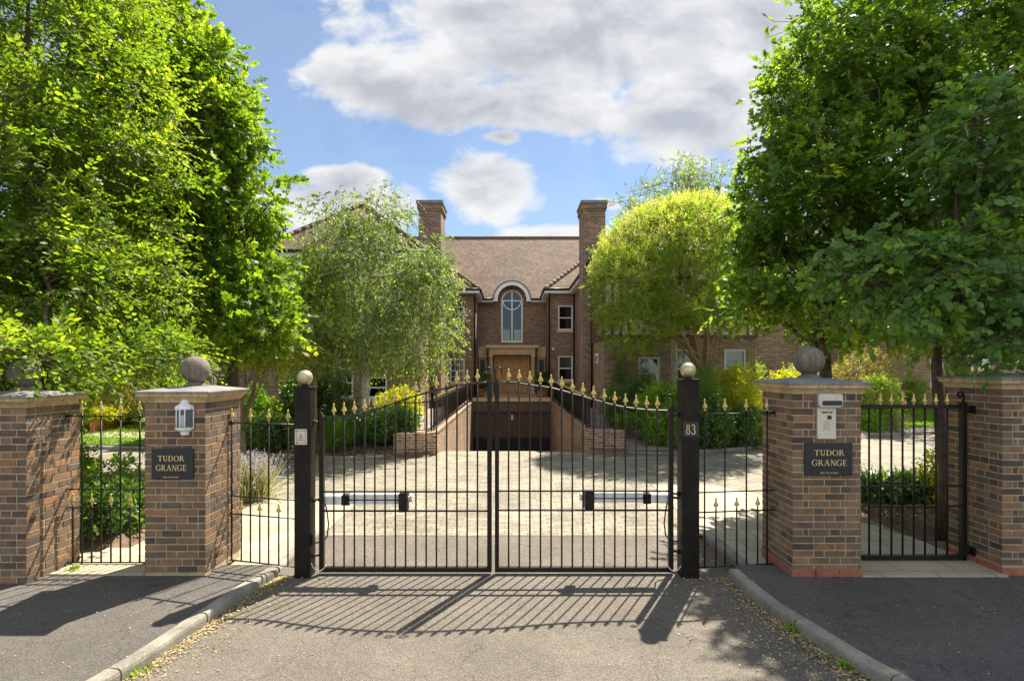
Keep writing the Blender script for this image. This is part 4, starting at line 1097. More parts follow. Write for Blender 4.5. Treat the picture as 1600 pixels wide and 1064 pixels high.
for s in (-1, 1):
    m = MB(); a, b = sorted((s*.01, s*1.0)); m.box(a, b, 31.56, 31.62, .78, 2.98)
    dl = m.build('door', 'oak_door', H)
    for r_ in range(3):
        for c_ in range(2):
            u0 = .1+c_*.43; z0 = .9+r_*.7; p = MB(); a, b = sorted((s*u0, s*(u0+.36)))
            p.rings([[(a, 31.56, z0), (b, 31.56, z0), (b, 31.56, z0+.58), (a, 31.56, z0+.58)], [(a+.02, 31.535, z0+.02), (b-.02, 31.50, z0+.02), (b-.02, 31.50, z0+.56), (a+.02, 31.50, z0+.56)], [(a+.07, 31.55, z0+.07), (b-.07, 31.55, z0+.07), (b-.07, 31.55, z0+.51), (a+.07, 31.55, z0+.51)]], smooth=False)
            p.build('panel', 'oak_door', dl)
    k = MB(); k.tube([(s*.06, 31.5, 1.75), (s*.06, 31.5, 2.0)], .015, 8); k.build('handle', 'gold', dl)
# terrace deck, beam and garage
m = MB(); m.box(-2.0, 2.0, 27.55, 31.4, .6, .77); m.build('terrace', 'house_stone', H)
m = MB(); m.box(-2.0, 2.0, 27.62, 28.0, .08, .6); m.build('beam', 'garage_mesh', H)
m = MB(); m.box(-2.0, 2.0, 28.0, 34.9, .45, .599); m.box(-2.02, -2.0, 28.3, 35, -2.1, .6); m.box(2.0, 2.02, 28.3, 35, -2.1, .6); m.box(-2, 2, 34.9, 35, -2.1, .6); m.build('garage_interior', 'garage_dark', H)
m = MB(); z = -1.25
while z < .075: m.box(-1.97, 1.97, 27.78, 27.80, z, z+.045); z += .06
for i in range(34): x = -1.95+i*.118; m.box(x, x+.03, 27.801, 27.812, -1.25, .08)
gd = m.build('garage_door', 'garage_mesh', H)
m = MB(); z = -2.0
while z < -1.27: m.box(-1.97, 1.97, 27.79, 27.815, z, z+.06); z += .075
m.box(-1.97, 1.97, 27.83, 27.84, -2.02, -1.26)
m.build('lower_grille', 'garage_dark', gd)
m = MB(); m.box(-.05, .06, 27.74, 27.78, -.1, -.36); m.build('door_notice', 'plate_cream', gd)

# ranges either side behind the trees
def house_range(s, label):
    x0, x1 = sorted((s*9.5, s*27)); y = 25.0
    root = empty('brick_building', ((x0+x1)/2, y, .6), label, 'building')
    ws = []
    if s < 0: cand = [(138, 161, .72, 1.95), (240, 262, .8, 2.0), (422, 440, .9, 1.85), (60, 85, .72, 1.95), (330, 355, .8, 2.0)]
    else: cand = [(1148, 1182, 1.2, 3.2), (1454, 1468, 1.45, 2.9), (1505, 1548, 2.25, 2.9), (1240, 1262, 1.4, 2.9), (1330, 1352, 1.4, 2.9), (1590, 1620, 1.5, 2.9)]
    lo = [(X(a, y)-x0, X(b, y)-x0, c, d) for a, b, c, d in cand if x0 < X(a, y) and X(b, y) < x1]
    up = [(u+.0, u+1.0, 4.2, 5.4) for u in (1.2, 4.0, 6.8, 9.8, 12.8, 15.6)]
    m = MB(); wall(m, (x0, y), (1, 0), x1-x0, .2, 6.2, lo+up, .12)
    if s > 0: wall(m, (x0, y+6), (0, -1), 6, .2, 6.2)
    else: wall(m, (x1, y), (0, 1), 6, .2, 6.2)
    m.build('wall', 'house_brick', root)
    for i, h in enumerate(lo+up): window(root, (x0, y), (1, 0), *h, blind=(.4 if i % 3 == 0 else None))
    m = MB(); m.box(x0-.3, x1+.3, y-.4, y, 6.12, 6.26); m.build('soffit', 'white_paint', root)
    roof(root, x0-.3, x1+.4, y-.42, y+7.4, 6.29, .85, 'x')
house_range(-1, 'brick range behind the trees on the left, white sash windows facing the lawn')
house_range(1, 'brick range behind the trees on the right, white windows facing the lawn')
lantern(X(933, 20.6)+.02, 20.6, 2.45, .42, .2, 'small white lantern on the house wall beside the chimney breast')
root = empty('security_camera', (X(864.5, 28.2), 28.2, 3.2), 'small white dome camera on the house wall right of the entrance', 'camera')
m = MB(); m.ball(X(864.5, 28.2), 28.17, 3.27, .08, 14); m.build('dome', 'white_paint', root)
m = MB(); m.box(X(864.5, 28.2)-.05, X(864.5, 28.2)+.05, 28.2, 28.3, 3.25, 3.33); m.build('mount', 'white_paint', root)
# ------------------------------------------------------------------ foliage
UP = np.array((0, 0, 1.))
def nrm(v): return v/(np.linalg.norm(v, axis=-1, keepdims=True)+1e-9)
def leaf_shape(kind):
    if kind == 'ovate':
        v = [(0, 0, 0), (-.26, .35, .07), (.26, .35, .07), (-.2, .7, .05), (.2, .7, .05), (0, 1, -.04), (0, .5, 0)]
        f = [(0, 6, 1), (0, 2, 6), (1, 6, 3), (2, 4, 6), (3, 6, 5), (4, 5, 6)]
    elif kind == 'round':
        v = [(0, 0, 0)]+[(.42*math.sin(a), .5-.5*math.cos(a), .07*abs(math.sin(a))) for a in np.linspace(.6, 2*math.pi-.6, 9)]+[(0, .55, .03)]
        v[5] = (0, 1.12, -.1)
        f = [(10, i, i+1) for i in range(1, 9)]+[(10, 9, 0), (10, 0, 1)]
    elif kind == 'maple':
        ang = [(-150, .32), (-118, .62), (-90, .42), (-58, .86), (-30, .5), (0, 1.02), (30, .5), (58, .86), (90, .42), (118, .62), (150, .32)]
        v = [(0, 0, 0)]+[(.62*r*math.sin(R(a)), .32+.68*r*math.cos(R(a)), -.05*r*r) for a, r in ang]
        f = [(0, i, i+1) for i in range(1, 11)]
    elif kind == 'blade':
        v = [(-.06, 0, 0), (.06, 0, 0), (.05, .5, .04), (-.05, .5, .04), (0, 1, -.06)]; f = [(0, 1, 2), (0, 2, 3), (3, 2, 4)]
    else:
        v = [(0, 0, 0), (-.27, .45, .06), (.27, .45, .06), (0, 1, 0)]; f = [(0, 3, 1), (0, 2, 3)]
    return np.array(v, float), np.array(f, int)
def leaf_mesh(name, P, D, Nn, S, kind, mat, parent=None, rnd=None, wid=1.0, label=None, kindtag=None):
    """P pos, D direction, Nn normal, S sizes -> one mesh"""
    V, Fc = leaf_shape(kind); n = len(P); k = len(V); m = len(Fc)
    D = nrm(D); B = nrm(np.cross(D, Nn)); Nn = np.cross(B, D)
    curl = rng.uniform(.3, 1.8, n)
    W = (P[:, None, :]+S[:, None, None]*(V[None, :, 0, None]*wid*B[:, None, :]+V[None, :, 1, None]*D[:, None, :]+V[None, :, 2, None]*curl[:, None, None]*Nn[:, None, :]))
    off = np.array(worldloc(parent)) if parent is not None else np.zeros(3)
    W = (W.reshape(-1, 3)-off).astype(np.float32)
    idx = (Fc[None]+(np.arange(n)*k)[:, None, None]).reshape(-1).astype(np.int32)
    me = bpy.data.meshes.new(name); me.vertices.add(len(W)); me.vertices.foreach_set('co', W.ravel())
    me.loops.add(len(idx)); me.loops.foreach_set('vertex_index', idx)
    me.polygons.add(n*m); me.polygons.foreach_set('loop_start', np.arange(0, n*m*3, 3, dtype=np.int32))
    try: me.polygons.foreach_set('loop_total', np.full(n*m, 3, dtype=np.int32))
    except Exception: pass
    if rnd is None: rnd = rng.random(n)
    me.update(calc_edges=True)
    a = me.attributes.new('rnd', 'FLOAT', 'FACE'); a.data.foreach_set('value', np.repeat(rnd, m).astype(np.float32))
    me.materials.append(MATS[mat])
    o = bpy.data.objects.new(name, me); COL.objects.link(o)
    if parent is not None: o.parent = parent
    if label: o['label'] = label
    if kindtag: o['kind'] = kindtag
    return o
def blob_points(blobs, n, lo=.72, hi=1.03):
    B = np.array(blobs, float); w = (B[:, 3]*B[:, 4]+B[:, 4]*B[:, 5]+B[:, 3]*B[:, 5]); w /= w.sum()
    out = []; nn = []; tot = 0
    while tot < n:
        k = rng.choice(len(B), n, p=w); d = nrm(rng.normal(size=(n, 3))); r = lo+(hi-lo)*rng.random(n)**.6
        p = B[k, :3]+d*B[k, 3:6]*r[:, None]
        keep = np.ones(n, bool)
        for j in range(len(B)):
            q = np.linalg.norm((p-B[j, :3])/B[j, 3:6], axis=1); keep &= ~((q < lo-.02) & (k != j))
        nv = nrm(d/B[k, 3:6])
        out.append(p[keep]); nn.append(nv[keep]); tot += keep.sum()
    return np.concatenate(out)[:n], np.concatenate(nn)[:n]
def inside_points(blobs, n):
    B = np.array(blobs, float); w = B[:, 3]*B[:, 4]*B[:, 5]; w /= w.sum(); k = rng.choice(len(B), n, p=w)
    d = nrm(rng.normal(size=(n, 3))); r = rng.random(n)**(1/2.2)*.85
    return B[k, :3]+d*B[k, 3:6]*r[:, None], d
def sprays(C, Nn, spread, per, L, nleaf, leafS, up=.3, flat=.7, droop=.25, jitter=.35, twmb=None):
    """C cluster centres; per sprays each; returns leaf arrays"""
    S = len(C)*per
    cs = np.repeat(C, per, 0); ns = np.repeat(Nn, per, 0); crnd = np.repeat(rng.random(len(C)), per)
    P0 = cs+rng.normal(size=(S, 3))*spread*np.array((1, 1, .6))
    D = nrm(ns*.7+UP*up+rng.normal(size=(S, 3))*.6)
    Nz = nrm(UP*flat+ns*(1-flat)+rng.normal(size=(S, 3))*.25)
    Bn = nrm(np.cross(D, Nz)); Nz = np.cross(Bn, D)
    Ls = L*rng.uniform(.6, 1.25, S)
    t = (np.arange(nleaf)+.6)/nleaf
    side = np.where(np.arange(nleaf) % 2 == 0, 1., -1.); side[-1] = 0
    P = P0[:, None, :]+D[:, None, :]*(Ls[:, None]*t[None])[..., None]; P[..., 2] -= droop*(Ls[:, None]*t[None]**2)
    ang = np.radians(62-25*t)[None, :, None]
    LD = D[:, None, :]*np.cos(ang)+Bn[:, None, :]*(np.sin(ang)*side[None, :, None])
    LD = LD+rng.normal(size=LD.shape)*jitter*.5; LD[..., 2] -= droop*.8
    LN = Nz[:, None, :]+rng.normal(size=LD.shape)*jitter
    LS = leafS*rng.uniform(.45, 1.3, (S, nleaf))
    rn = np.clip(np.repeat(crnd[:, None], nleaf, 1)*.45+rng.random((S, nleaf))*.6, 0, 1)
    if twmb is not None:
        for i in range(0, S, twmb[1]):
            e = P0[i]+D[i]*Ls[i]; e = (e[0], e[1], e[2]-droop*Ls[i])
            twmb[0].tube([tuple(cs[i]), tuple(P0[i]), e], [.006, .005, .003], 4, cap=False)
    return P.reshape(-1, 3), LD.reshape(-1, 3), nrm(LN.reshape(-1, 3)), LS.ravel(), rn.ravel()
def limb(mb, a, b, r0, r1, sag=.15, n=7, wob=.05):
    a = np.array(a, float); b = np.array(b, float); L = np.linalg.norm(b-a); pts = []
    w = rng.normal(size=3)*wob*L
    for i in range(n+1):
        t = i/n; p = a+(b-a)*t; p = p+UP*sag*L*math.sin(math.pi*t)*.6+w*math.sin(math.pi*t)+rng.normal(size=3)*.012*L*(0 < i < n)
        pts.append(tuple(p))
    mb.tube(pts, [r0+(r1-r0)*(i/n)**.8 for i in range(n+1)], 8 if r0 > .03 else 5)
    return pts
def tree(name, label, base, blobs, ncl, per, L, nleaf, leafS, kind, mat, bark='bark', tr=.16, fork=.35, nl=9, cat='tree', group=None, trunk_path=None,
         spread=.22, up=.25, flat=.6, droop=.25, lo=.62, hi=1.03, wid=1.0, inner=.25, fill=1.0, twigs=4, sag=.12, extra=None, sizes=None):
    root = empty(name, base, label, cat, group)
    C, Nn = blob_points(blobs, ncl, lo, hi)
    # knock out clusters with coarse noise so the crown has gaps
    ph = rng.random(3)*10
    g = np.sin(C[:, 0]*1.9+ph[0])*np.sin(C[:, 1]*1.7+ph[1])*np.sin(C[:, 2]*2.3+ph[2])
    keep = g > -.45*fill-.1; C, Nn = C[keep], Nn[keep]
    if inner > 0:
        ci, ni = inside_points(blobs, int(ncl*inner)); C = np.concatenate([C, ci]); Nn = np.concatenate([Nn, ni])
    tm = MB()
    B = np.array(blobs, float); cen = (B[:, :3]*(B[:, 3:4]**2)).sum(0)/(B[:, 3]**2).sum(); top = B[:, 2].max()
    bx, by, bz = base
    fz = bz+(top-bz)*fork
    tp = trunk_path or [(bx, by, bz-.1), (bx+.02, by, bz+(fz-bz)*.4), (bx-.02, by+.02, fz)]
    tp = [tuple(p) for p in tp]
    rr = [tr*1.25]+[tr*(1-.35*i/(len(tp)-1)) for i in range(1, len(tp))]
    tm.tube(tp, rr, 12)
    # leader and limbs
    fkp = np.array(tp[-1]); ends = []
    order = rng.permutation(len(C))[:nl]
    lead = np.array((cen[0], cen[1], B[:, 2].max()+.2))
    lp = limb(tm, fkp, lead, tr*.62, tr*.12, .02)
    nodes = [np.array(p) for p in lp]
    tips = []
    for q in range(nl):
        a = 2*math.pi*(q+rng.random()*.6)/nl
        j = rng.integers(len(B)); tgt = B[j, :3]+np.array((math.cos(a)*B[j, 3]*.62, math.sin(a)*B[j, 4]*.62, rng.uniform(-.35, .45)*B[j, 5]))
        s = fkp if q % 2 == 0 else nodes[1+q % 3]
        p = limb(tm, s, tgt, tr*rng.uniform(.32, .5), tr*.1, sag); tips += [np.array(x) for x in p[2:]]
    allp = np.array(nodes+tips)
    for i in rng.permutation(len(C))[:min(len(C), 260)]:
        dd = np.linalg.norm(allp-C[i], axis=1); s = allp[dd.argmin()]
        if dd.min() < 2.6: limb(tm, s, C[i], max(.012, tr*.09), .004, .05, 4)
    P, D, Nl, S, rn = sprays(C, Nn, spread, per, L, nleaf, leafS, up, flat, droop, twmb=(tm, twigs) if twigs else None)
    if sizes is not None: S = S*sizes(P)
    tm.build('trunk', bark, root, uv=False)
    leaf_mesh('crown', P, D, Nl, S, kind, mat, root, rn, wid)
    return root
def shrub(name, label, base, blobs, n, leafS, kind, mat, cat='shrub', group=None, wid=1.0, up=.5, flowers=None, stems=True, nleaf=5, L=.16, twist=.5, per=3):
    root = empty(name, base, label, cat, group)
    C, Nn = blob_points(blobs, n, .7, 1.05); ci, ni = inside_points(blobs, n//4); C = np.concatenate([C, ci]); Nn = np.concatenate([Nn, ni])
    C[:, 2] = np.maximum(C[:, 2], base[2]+.03)
    P, D, Nl, S, rn = sprays(C, Nn, L*.45, per, L, nleaf, leafS, up, .4, .15, twist)
    leaf_mesh('foliage', P, D, Nl, S, kind, mat, root, rn, wid)
    if stems:
        m = MB()
        for i in rng.permutation(len(C))[:24]: limb(m, (base[0]+rng.normal()*.06, base[1]+rng.normal()*.06, base[2]-.03), C[i], .014, .004, .06, 5)
        m.build('stems', 'bark', root, uv=False)
    if flowers:
        nf, sz, fm = flowers; k = rng.permutation(len(P))[:nf]; Pf = np.repeat(P[k]+np.array((0, -.03, .02)), 7, 0); Df = nrm(rng.normal(size=(len(Pf), 3))+UP*.3)
        leaf_mesh('blossom', Pf, Df, nrm(rng.normal(size=(len(Pf), 3))), sz*rng.uniform(.7, 1.1, len(Pf)), 'round', fm, root, None, 1.1)
    return root
def G(x, y): return gh(x, y)
def B_(px, py, d, rx, rz, ry=None):
    """blob from pixel centre/radii at depth d"""
    a = rx*d/F; b = rz*d/F
    return (X(px, d), d, Z(py, d), a, (ry if ry else a), b)
# ------------------------------------------------------------------ trees
# near left tree with hanging, layered sprays
tree('hornbeam_tree', 'big bright green tree overhanging the pier at the left edge', (-6.9, 8.3, .08),
     [B_(50, 330, 8.2, 170, 220, 1.8), B_(20, 300, 7.0, 110, 190, .7), B_(40, 440, 7.0, 120, 90, .7), B_(170, 450, 8.0, 80, 75, 1.0), B_(110, 120, 8.4, 135, 160, 1.5), B_(-150, 300, 8.2, 170, 320, 2.0), B_(60, 535, 7.4, 140, 52, 1.1), B_(30, -20, 8.4, 180, 140, 1.8), B_(30, 572, 6.2, 80, 26, .35), B_(30, 572, 6.2, 80, 26, .35), B_(30, 572, 6.2, 80, 26, .35), B_(110, 575, 6.6, 90, 22, .35), B_(110, 575, 6.6, 90, 22, .35), B_(220, 560, 7.4, 70, 20, .5), B_(-40, 560, 6.6, 80, 40, .5), B_(28, 556, 5.65, 46, 20, .2), B_(28, 556, 5.65, 46, 20, .2), B_(28, 556, 5.65, 46, 20, .2), B_(28, 556, 5.65, 46, 20, .2), B_(190, 540, 7.8, 80, 32, .8), B_(215, 260, 8.2, 45, 60, .7)],
     1600, 7, .42, 9, .086, 'ovate', 'leaf_hornbeam', tr=.13, fork=.34, nl=14, spread=.16, up=.05, flat=.85, droop=.16, lo=.55, group='large trees beside the entrance', sag=.05, inner=.2, fill=.85)
tree('maple_tree', 'tall green maple rising behind the overhanging tree on the left', (-6.3, 12.2, .08),
     [B_(270, 220, 11.6, 110, 150, 1.7), B_(225, 40, 11.8, 85, 130, 1.6), B_(345, 325, 11.4, 75, 60, 1.2), B_(325, 110, 11.6, 50, 45, .9), B_(320, 480, 11.0, 110, 68, 1.3), B_(200, 330, 12, 140, 190, 1.6), B_(380, 300, 11.5, 66, 36, .8), B_(395, 500, 10.6, 55, 52, .9), B_(400, 425, 11, 48, 22, .7), B_(350, 205, 11.5, 48, 40, .8)],
     1300, 7, .34, 8, .115, 'maple', 'leaf_maple', tr=.17, fork=.3, nl=14, spread=.17, up=.2, flat=.65, droop=.25, lo=.62, group='large trees beside the entrance', inner=.2, fill=.9)
# right side
tree('maple_tree', 'large dark green maple rising behind the intercom pier', (5.9, 10.2, .08),
     [B_(1350, 250, 9.6, 155, 200, 1.8), B_(1250, 310, 9.2, 85, 110, 1.2), B_(1310, 90, 9.5, 85, 100, 1.5), B_(1230, 430, 9.2, 62, 60, 1.0), B_(1340, 460, 9.6, 150, 70, 1.4), B_(1430, 60, 9.8, 140, 150, 1.7), B_(1195, 325, 9.2, 40, 45, .7), B_(1225, 215, 9.2, 52, 38, .8), B_(1185, 480, 9.2, 38, 30, .6), B_(1265, 130, 9.3, 50, 45, .8)],
     920, 7, .3, 8, .1, 'maple', 'leaf_maple_dark', tr=.15, fork=.3, nl=16, spread=.16, up=.15, flat=.65, droop=.25, lo=.58, group='large trees beside the entrance', inner=.15, fill=.85)
tree('sycamore_tree', 'thick trunked dark tree standing behind the right edge pier', (8.25, 10.1, .08),
     [B_(1500, 220, 9.8, 180, 230, 2.2), B_(1640, 300, 9.6, 190, 240, 2.2), B_(1430, 330, 9.3, 80, 110, 1.2), B_(1560, 10, 9.8, 220, 150, 2.1), B_(1385, 160, 9.5, 60, 90, 1.0)],
     760, 7, .34, 8, .1, 'ovate', 'leaf_maple_dark', tr=.27, fork=.3, nl=16, spread=.18, up=.1, flat=.7, droop=.25, lo=.55, group='large trees beside the entrance', inner=.15, fill=.85)
tree('katsura_tree', 'small round leaved tree hanging over the pedestrian gate hinge pier', (5.82, 7.35, .1),
     [B_(1450, 450, 6.9, 120, 85, 1.0), B_(1570, 430, 6.6, 120, 100, 1.1), B_(1550, 230, 7.0, 85, 95, .9), B_(1360, 425, 6.9, 55, 50, .6), B_(1640, 300, 6.8, 100, 190, 1.1), B_(1585, 540, 6.0, 60, 30, .4)],
     430, 5, .28, 7, .082, 'round', 'leaf_round', tr=.085, fork=.6, nl=12, spread=.14, up=0, flat=.6, droop=.45, lo=.55, inner=.15, twigs=2, fill=.9,
     trunk_path=[(5.86, 7.35, 0), (5.84, 7.32, .9), (5.74, 7.3, 1.6), (5.66, 7.25, 2.2), (5.62, 7.2, 2.7)])
# golden privet, birches, young tree
pv = [(X(1062, 17)+0, 17, 5.4, 2.45, 2.2, 1.9), (X(985, 16.6), 16.6, 4.7, 1.15, 1.3, 1.35), (X(1130, 17), 17, 4.7, 1.3, 1.5, 1.4), (X(1000, 16.5), 16.6, 3.6, 1.2, 1.2, .85), (X(1085, 17), 17, 6.4, 1.5, 1.5, 1.1)]
r = tree('privet_tree', 'rounded golden green tree with pale flower heads on the right of the ramp', (X(1107, 17), 17.2, G(6, 17.2)), pv,
     1300, 7, .24, 8, .088, 'simple', 'leaf_privet', bark='bark_tan', tr=.125, fork=.27, nl=22, spread=.13, up=.5, flat=.3, droop=.08, lo=.66, inner=.1, wid=.8, fill=.8)
C, Nn = blob_points([pv[0], pv[4], pv[1]], 2600, .98, 1.08)
k = Nn[:, 2] > .1; C, Nn = C[k], Nn[k]
P, D, Nl, S, rn = sprays(C, Nn, .07, 3, .2, 7, .06, 1.0, .2, -.1)
leaf_mesh('flower_heads', P, D, Nl, S, 'simple', 'flower_privet', r, rn, .7)
tree('birch_tree', 'silvery leaved birch in front of the left chimney', (X(570, 15.6), 15.6, G(-4.2, 15.6)),
     [B_(585, 440, 15.6, 130, 130, 2.0), B_(575, 335, 15.6, 58, 62, 1.1), B_(520, 420, 15.2, 75, 110, 1.3), B_(665, 470, 15.4, 62, 100, 1.2), B_(590, 530, 15.2, 120, 62, 1.5), B_(650, 430, 15.6, 50, 40, .9)],
     680, 6, .32, 8, .092, 'simple', 'leaf_birch', bark='bark_birch', tr=.14, fork=.45, nl=16, spread=.16, up=-.3, flat=.2, droop=.85, lo=.35, inner=.25, fill=.55)
tree('birch_tree', 'airy birch whose thin top stands above the golden tree', (X(1056, 18.4), 18.6, G(5.5, 18.6)),
     [B_(1040, 320, 18.6, 62, 48, 1.3), B_(1075, 275, 18.6, 36, 30, .8), B_(990, 345, 18.4, 32, 40, .8), B_(1100, 300, 18.6, 50, 50, 1.0)],
     260, 4, .3, 7, .08, 'simple', 'leaf_birch', bark='bark_birch', tr=.12, fork=.6, nl=10, spread=.2, up=.3, flat=.2, droop=.4, lo=.35, inner=.3, fill=.6)
tree('young_tree', 'slender young tree with a thin tan trunk behind the left gate post', (X(492, 14.3), 14.3, G(-5.2, 14.3)),
     [B_(500, 500, 14.3, 55, 85, 1.0), B_(455, 540, 14.2, 60, 50, .9), B_(480, 440, 14.3, 40, 50, .7)],
     420, 4, .24, 7, .07, 'ovate', 'leaf_mid', bark='bark_tan', tr=.05, fork=.5, nl=12, spread=.15, up=.4, flat=.4, droop=.2, lo=.4, inner=.3)
tree('small_tree', 'low many branched tree between the lantern pier and the left gate post', (X(372, 13.0), 13.2, .0),
     [B_(380, 530, 13.2, 70, 35, 1.0), B_(320, 520, 13.2, 60, 35, 1.0), B_(430, 545, 13, 45, 30, .8)],
     330, 4, .26, 7, .075, 'ovate', 'leaf_yellow', bark='bark_tan', tr=.09, fork=.25, nl=14, spread=.16, up=.3, flat=.5, droop=.2, lo=.5, inner=.2)
# trees behind the house edges closing the sky low down
for i, (px, d, lab) in enumerate(((120, 19, 'leafy tree standing on the left lawn before the brick range'), (1500, 21, 'leafy tree close to the far right white windows'))):
    s = 1 if px > 800 else -1
    tree('garden_tree', lab, (X(px, d), d, G(X(px, d), d)), [B_(px, 440, d, 120, 95, 2.3), B_(px+60*s, 480, d, 80, 60, 1.6), B_(px-60*s, 470, d, 80, 60, 1.6)],
         420, 4, .4, 7, .13, 'ovate', 'leaf_mid', tr=.13, fork=.4, nl=10, spread=.25, group='trees on the lawns', inner=.2, twigs=0)

# ------------------------------------------------------------------ shrubs
def sb(px0, px1, pt, d, zb=None, ry=None, n=3):
    x0, x1 = X(px0, d), X(px1, d); w = x1-x0; zt = Z(pt, d); zb = G((x0+x1)/2, d) if zb is None else zb; h = zt-zb
    cx = (x0+x1)/2; ry = ry or w*.45
    bl = [(cx, d, zb+h*.5, w*.42, ry, h*.5)]
    for i in range(n): bl.append((cx+rng.uniform(-.3, .3)*w, d+rng.uniform(-.3, .2)*ry, zb+h*rng.uniform(.35, .6), w*rng.uniform(.2, .3), ry*.6, h*rng.uniform(.3, .42)))
    return (cx, d, zb), bl
def S_(label, px0, px1, pt, d, n, ls, kind, mat, name='shrub', **k):
    zb = k.pop('zb', None); ry = k.pop('ry', None)
    base, bl = sb(px0, px1, pt, d, zb, ry); return shrub(name, label, base, bl, n, ls, kind, mat, **k)
# left garden
S_('dark glossy shrub seen through the railing left of the gate post', 385, 462, 652, 14.6, 420, .085, 'ovate', 'leaf_dark')
S_('tall clipped conifer column behind the left gate post', 500, 548, 655, 14.2, 700, .045, 'simple', 'leaf_conifer', name='conifer_shrub', up=1.6, L=.1, wid=.4, ry=.36)
S_('dark shrub to the right of the small conifer', 535, 625, 650, 15.2, 520, .085, 'ovate', 'leaf_dark')
S_('tall climbing dark shrub against the left wing windows', 478, 548, 580, 16.6, 620, .075, 'ovate', 'leaf_dark', ry=.5)
S_('dark ivy covered bush at the foot of the slender young tree', 440, 500, 585, 16.2, 420, .08, 'ovate', 'leaf_dark', ry=.6)
S_('bright yellow green bush beside the left ramp railing', 590, 658, 608, 16.4, 560, .07, 'ovate', 'leaf_yellow', ry=.7)
S_('mid green bush in front of the yellow one by the ramp', 590, 645, 640, 15.4, 420, .075, 'ovate', 'leaf_dark', ry=.5)
S_('rounded yellow green conifer bush beyond the lantern pier', 378, 418, 602, 15.5, 520, .05, 'simple', 'leaf_conifer', name='conifer_shrub', L=.1, up=1.0)
S_('bush with pink flowers behind the lantern pier railing', 405, 450, 625, 15.6, 260, .06, 'ovate', 'leaf_mid', flowers=(26, .05, 'petal_pink'))
S_('low dark hedge mass between the lantern pier and the courtyard', 330, 420, 640, 15.2, 420, .085, 'ovate', 'leaf_dark')
S_('glossy evergreen bush behind the left edge railing', 128, 215, 770, 7.4, 360, .085, 'ovate', 'leaf_dark', zb=.05, ry=.5)
S_('pale green leafy bush rising above the glossy one', 135, 215, 718, 8.2, 70, .075, 'ovate', 'leaf_mid', zb=.05, ry=.45)
S_('green bush low behind the left edge pier', 20, 130, 700, 8.2, 300, .08, 'ovate', 'leaf_mid', zb=.05, ry=.5)
S_('variegated cream and pink shrub in front of the left range', 165, 235, 585, 19.5, 480, .075, 'ovate', 'leaf_copper', ry=.8)
S_('pale yellow green shrub against the left lawn', 120, 165, 622, 18.8, 260, .08, 'ovate', 'leaf_yellow', ry=.7)
S_('white flowering shrub by the leftmost range window', 125, 150, 600, 20.5, 200, .09, 'ovate', 'leaf_mid', flowers=(60, .06, 'petal_white'))
S_('dark evergreen filling the back of the left lawn', 235, 330, 590, 20, 420, .1, 'ovate', 'leaf_mid', ry=1)
# right garden
S_('round clipped dark bush under the right wing window', 978, 1028, 582, 17.2, 620, .045, 'ovate', 'leaf_dark', ry=.55, twist=.3)
S_('second clipped dark bush nearer the ramp railing', 945, 990, 608, 17.0, 520, .045, 'ovate', 'leaf_dark', ry=.5, twist=.3)
S_('bright leafy bush just left of the post numbered 83', 1000, 1068, 600, 15.6, 620, .08, 'ovate', 'leaf_mid')
S_('lower leafy bush beside the gravel path on the right', 1010, 1062, 640, 15.2, 360, .08, 'ovate', 'leaf_mid')
S_('feathery conifer behind the post numbered 83', 1076, 1128, 572, 15.6, 900, .055, 'simple', 'leaf_conifer', name='conifer_shrub', up=1.6, L=.14, wid=.35, ry=.5)
S_('yellow green privet hedge in sun behind the intercom railing', 1118, 1195, 572, 16.4, 900, .06, 'ovate', 'leaf_yellow', ry=.8)
S_('bright hedge continuing behind the intercom pier', 1190, 1290, 580, 17.2, 800, .065, 'ovate', 'leaf_yellow', ry=.8)
S_('dark lower bush with white flowers beside the numbered post', 1082, 1140, 620, 15.1, 460, .08, 'ovate', 'leaf_dark', flowers=(16, .04, 'petal_white'))
S_('dark leafy bush left of the intercom pier', 1130, 1200, 640, 15.6, 460, .08, 'ovate', 'leaf_dark')
S_('cream variegated shrub above the intercom pier cap', 1225, 1300, 560, 18.0, 420, .07, 'ovate', 'leaf_silver', ry=.8)
S_('golden loose shrub behind the pedestrian gate finials', 1300, 1405, 545, 20.0, 620, .075, 'ovate', 'leaf_copper', ry=1.0)
S_('rose bush with pink blooms behind the pedestrian gate', 1345, 1395, 585, 18.9, 420, .065, 'ovate', 'leaf_mid', name='rose_bush', flowers=(26, .075, 'petal_pink'), ry=.5)
S_('grey leaved mound beside the rose bush', 1378, 1412, 645, 18.9, 260, .05, 'simple', 'leaf_silver', ry=.4)
S_('grey green mound at the foot of the rose bush', 1343, 1375, 645, 18.7, 260, .06, 'ovate', 'leaf_mid', ry=.4)
S_('climbing plant on the far right brick wall', 1415, 1450, 590, 24.5, 160, .08, 'ovate', 'leaf_mid', ry=.25)
S_('small yellow green shrub by the pedestrian gate hinge', 1455, 1485, 715, 8.6, 90, .07, 'ovate', 'leaf_yellow', zb=.1, ry=.15)
S_('climber on the right wing wall beside the lantern', 955, 1000, 545, 18.95, 120, .06, 'ovate', 'leaf_dark', ry=.15)
S_('purple flowering bush against the dark window recess', 1145, 1190, 555, 21.5, 260, .07, 'ovate', 'leaf_mid', flowers=(22, .05, 'lavender'))
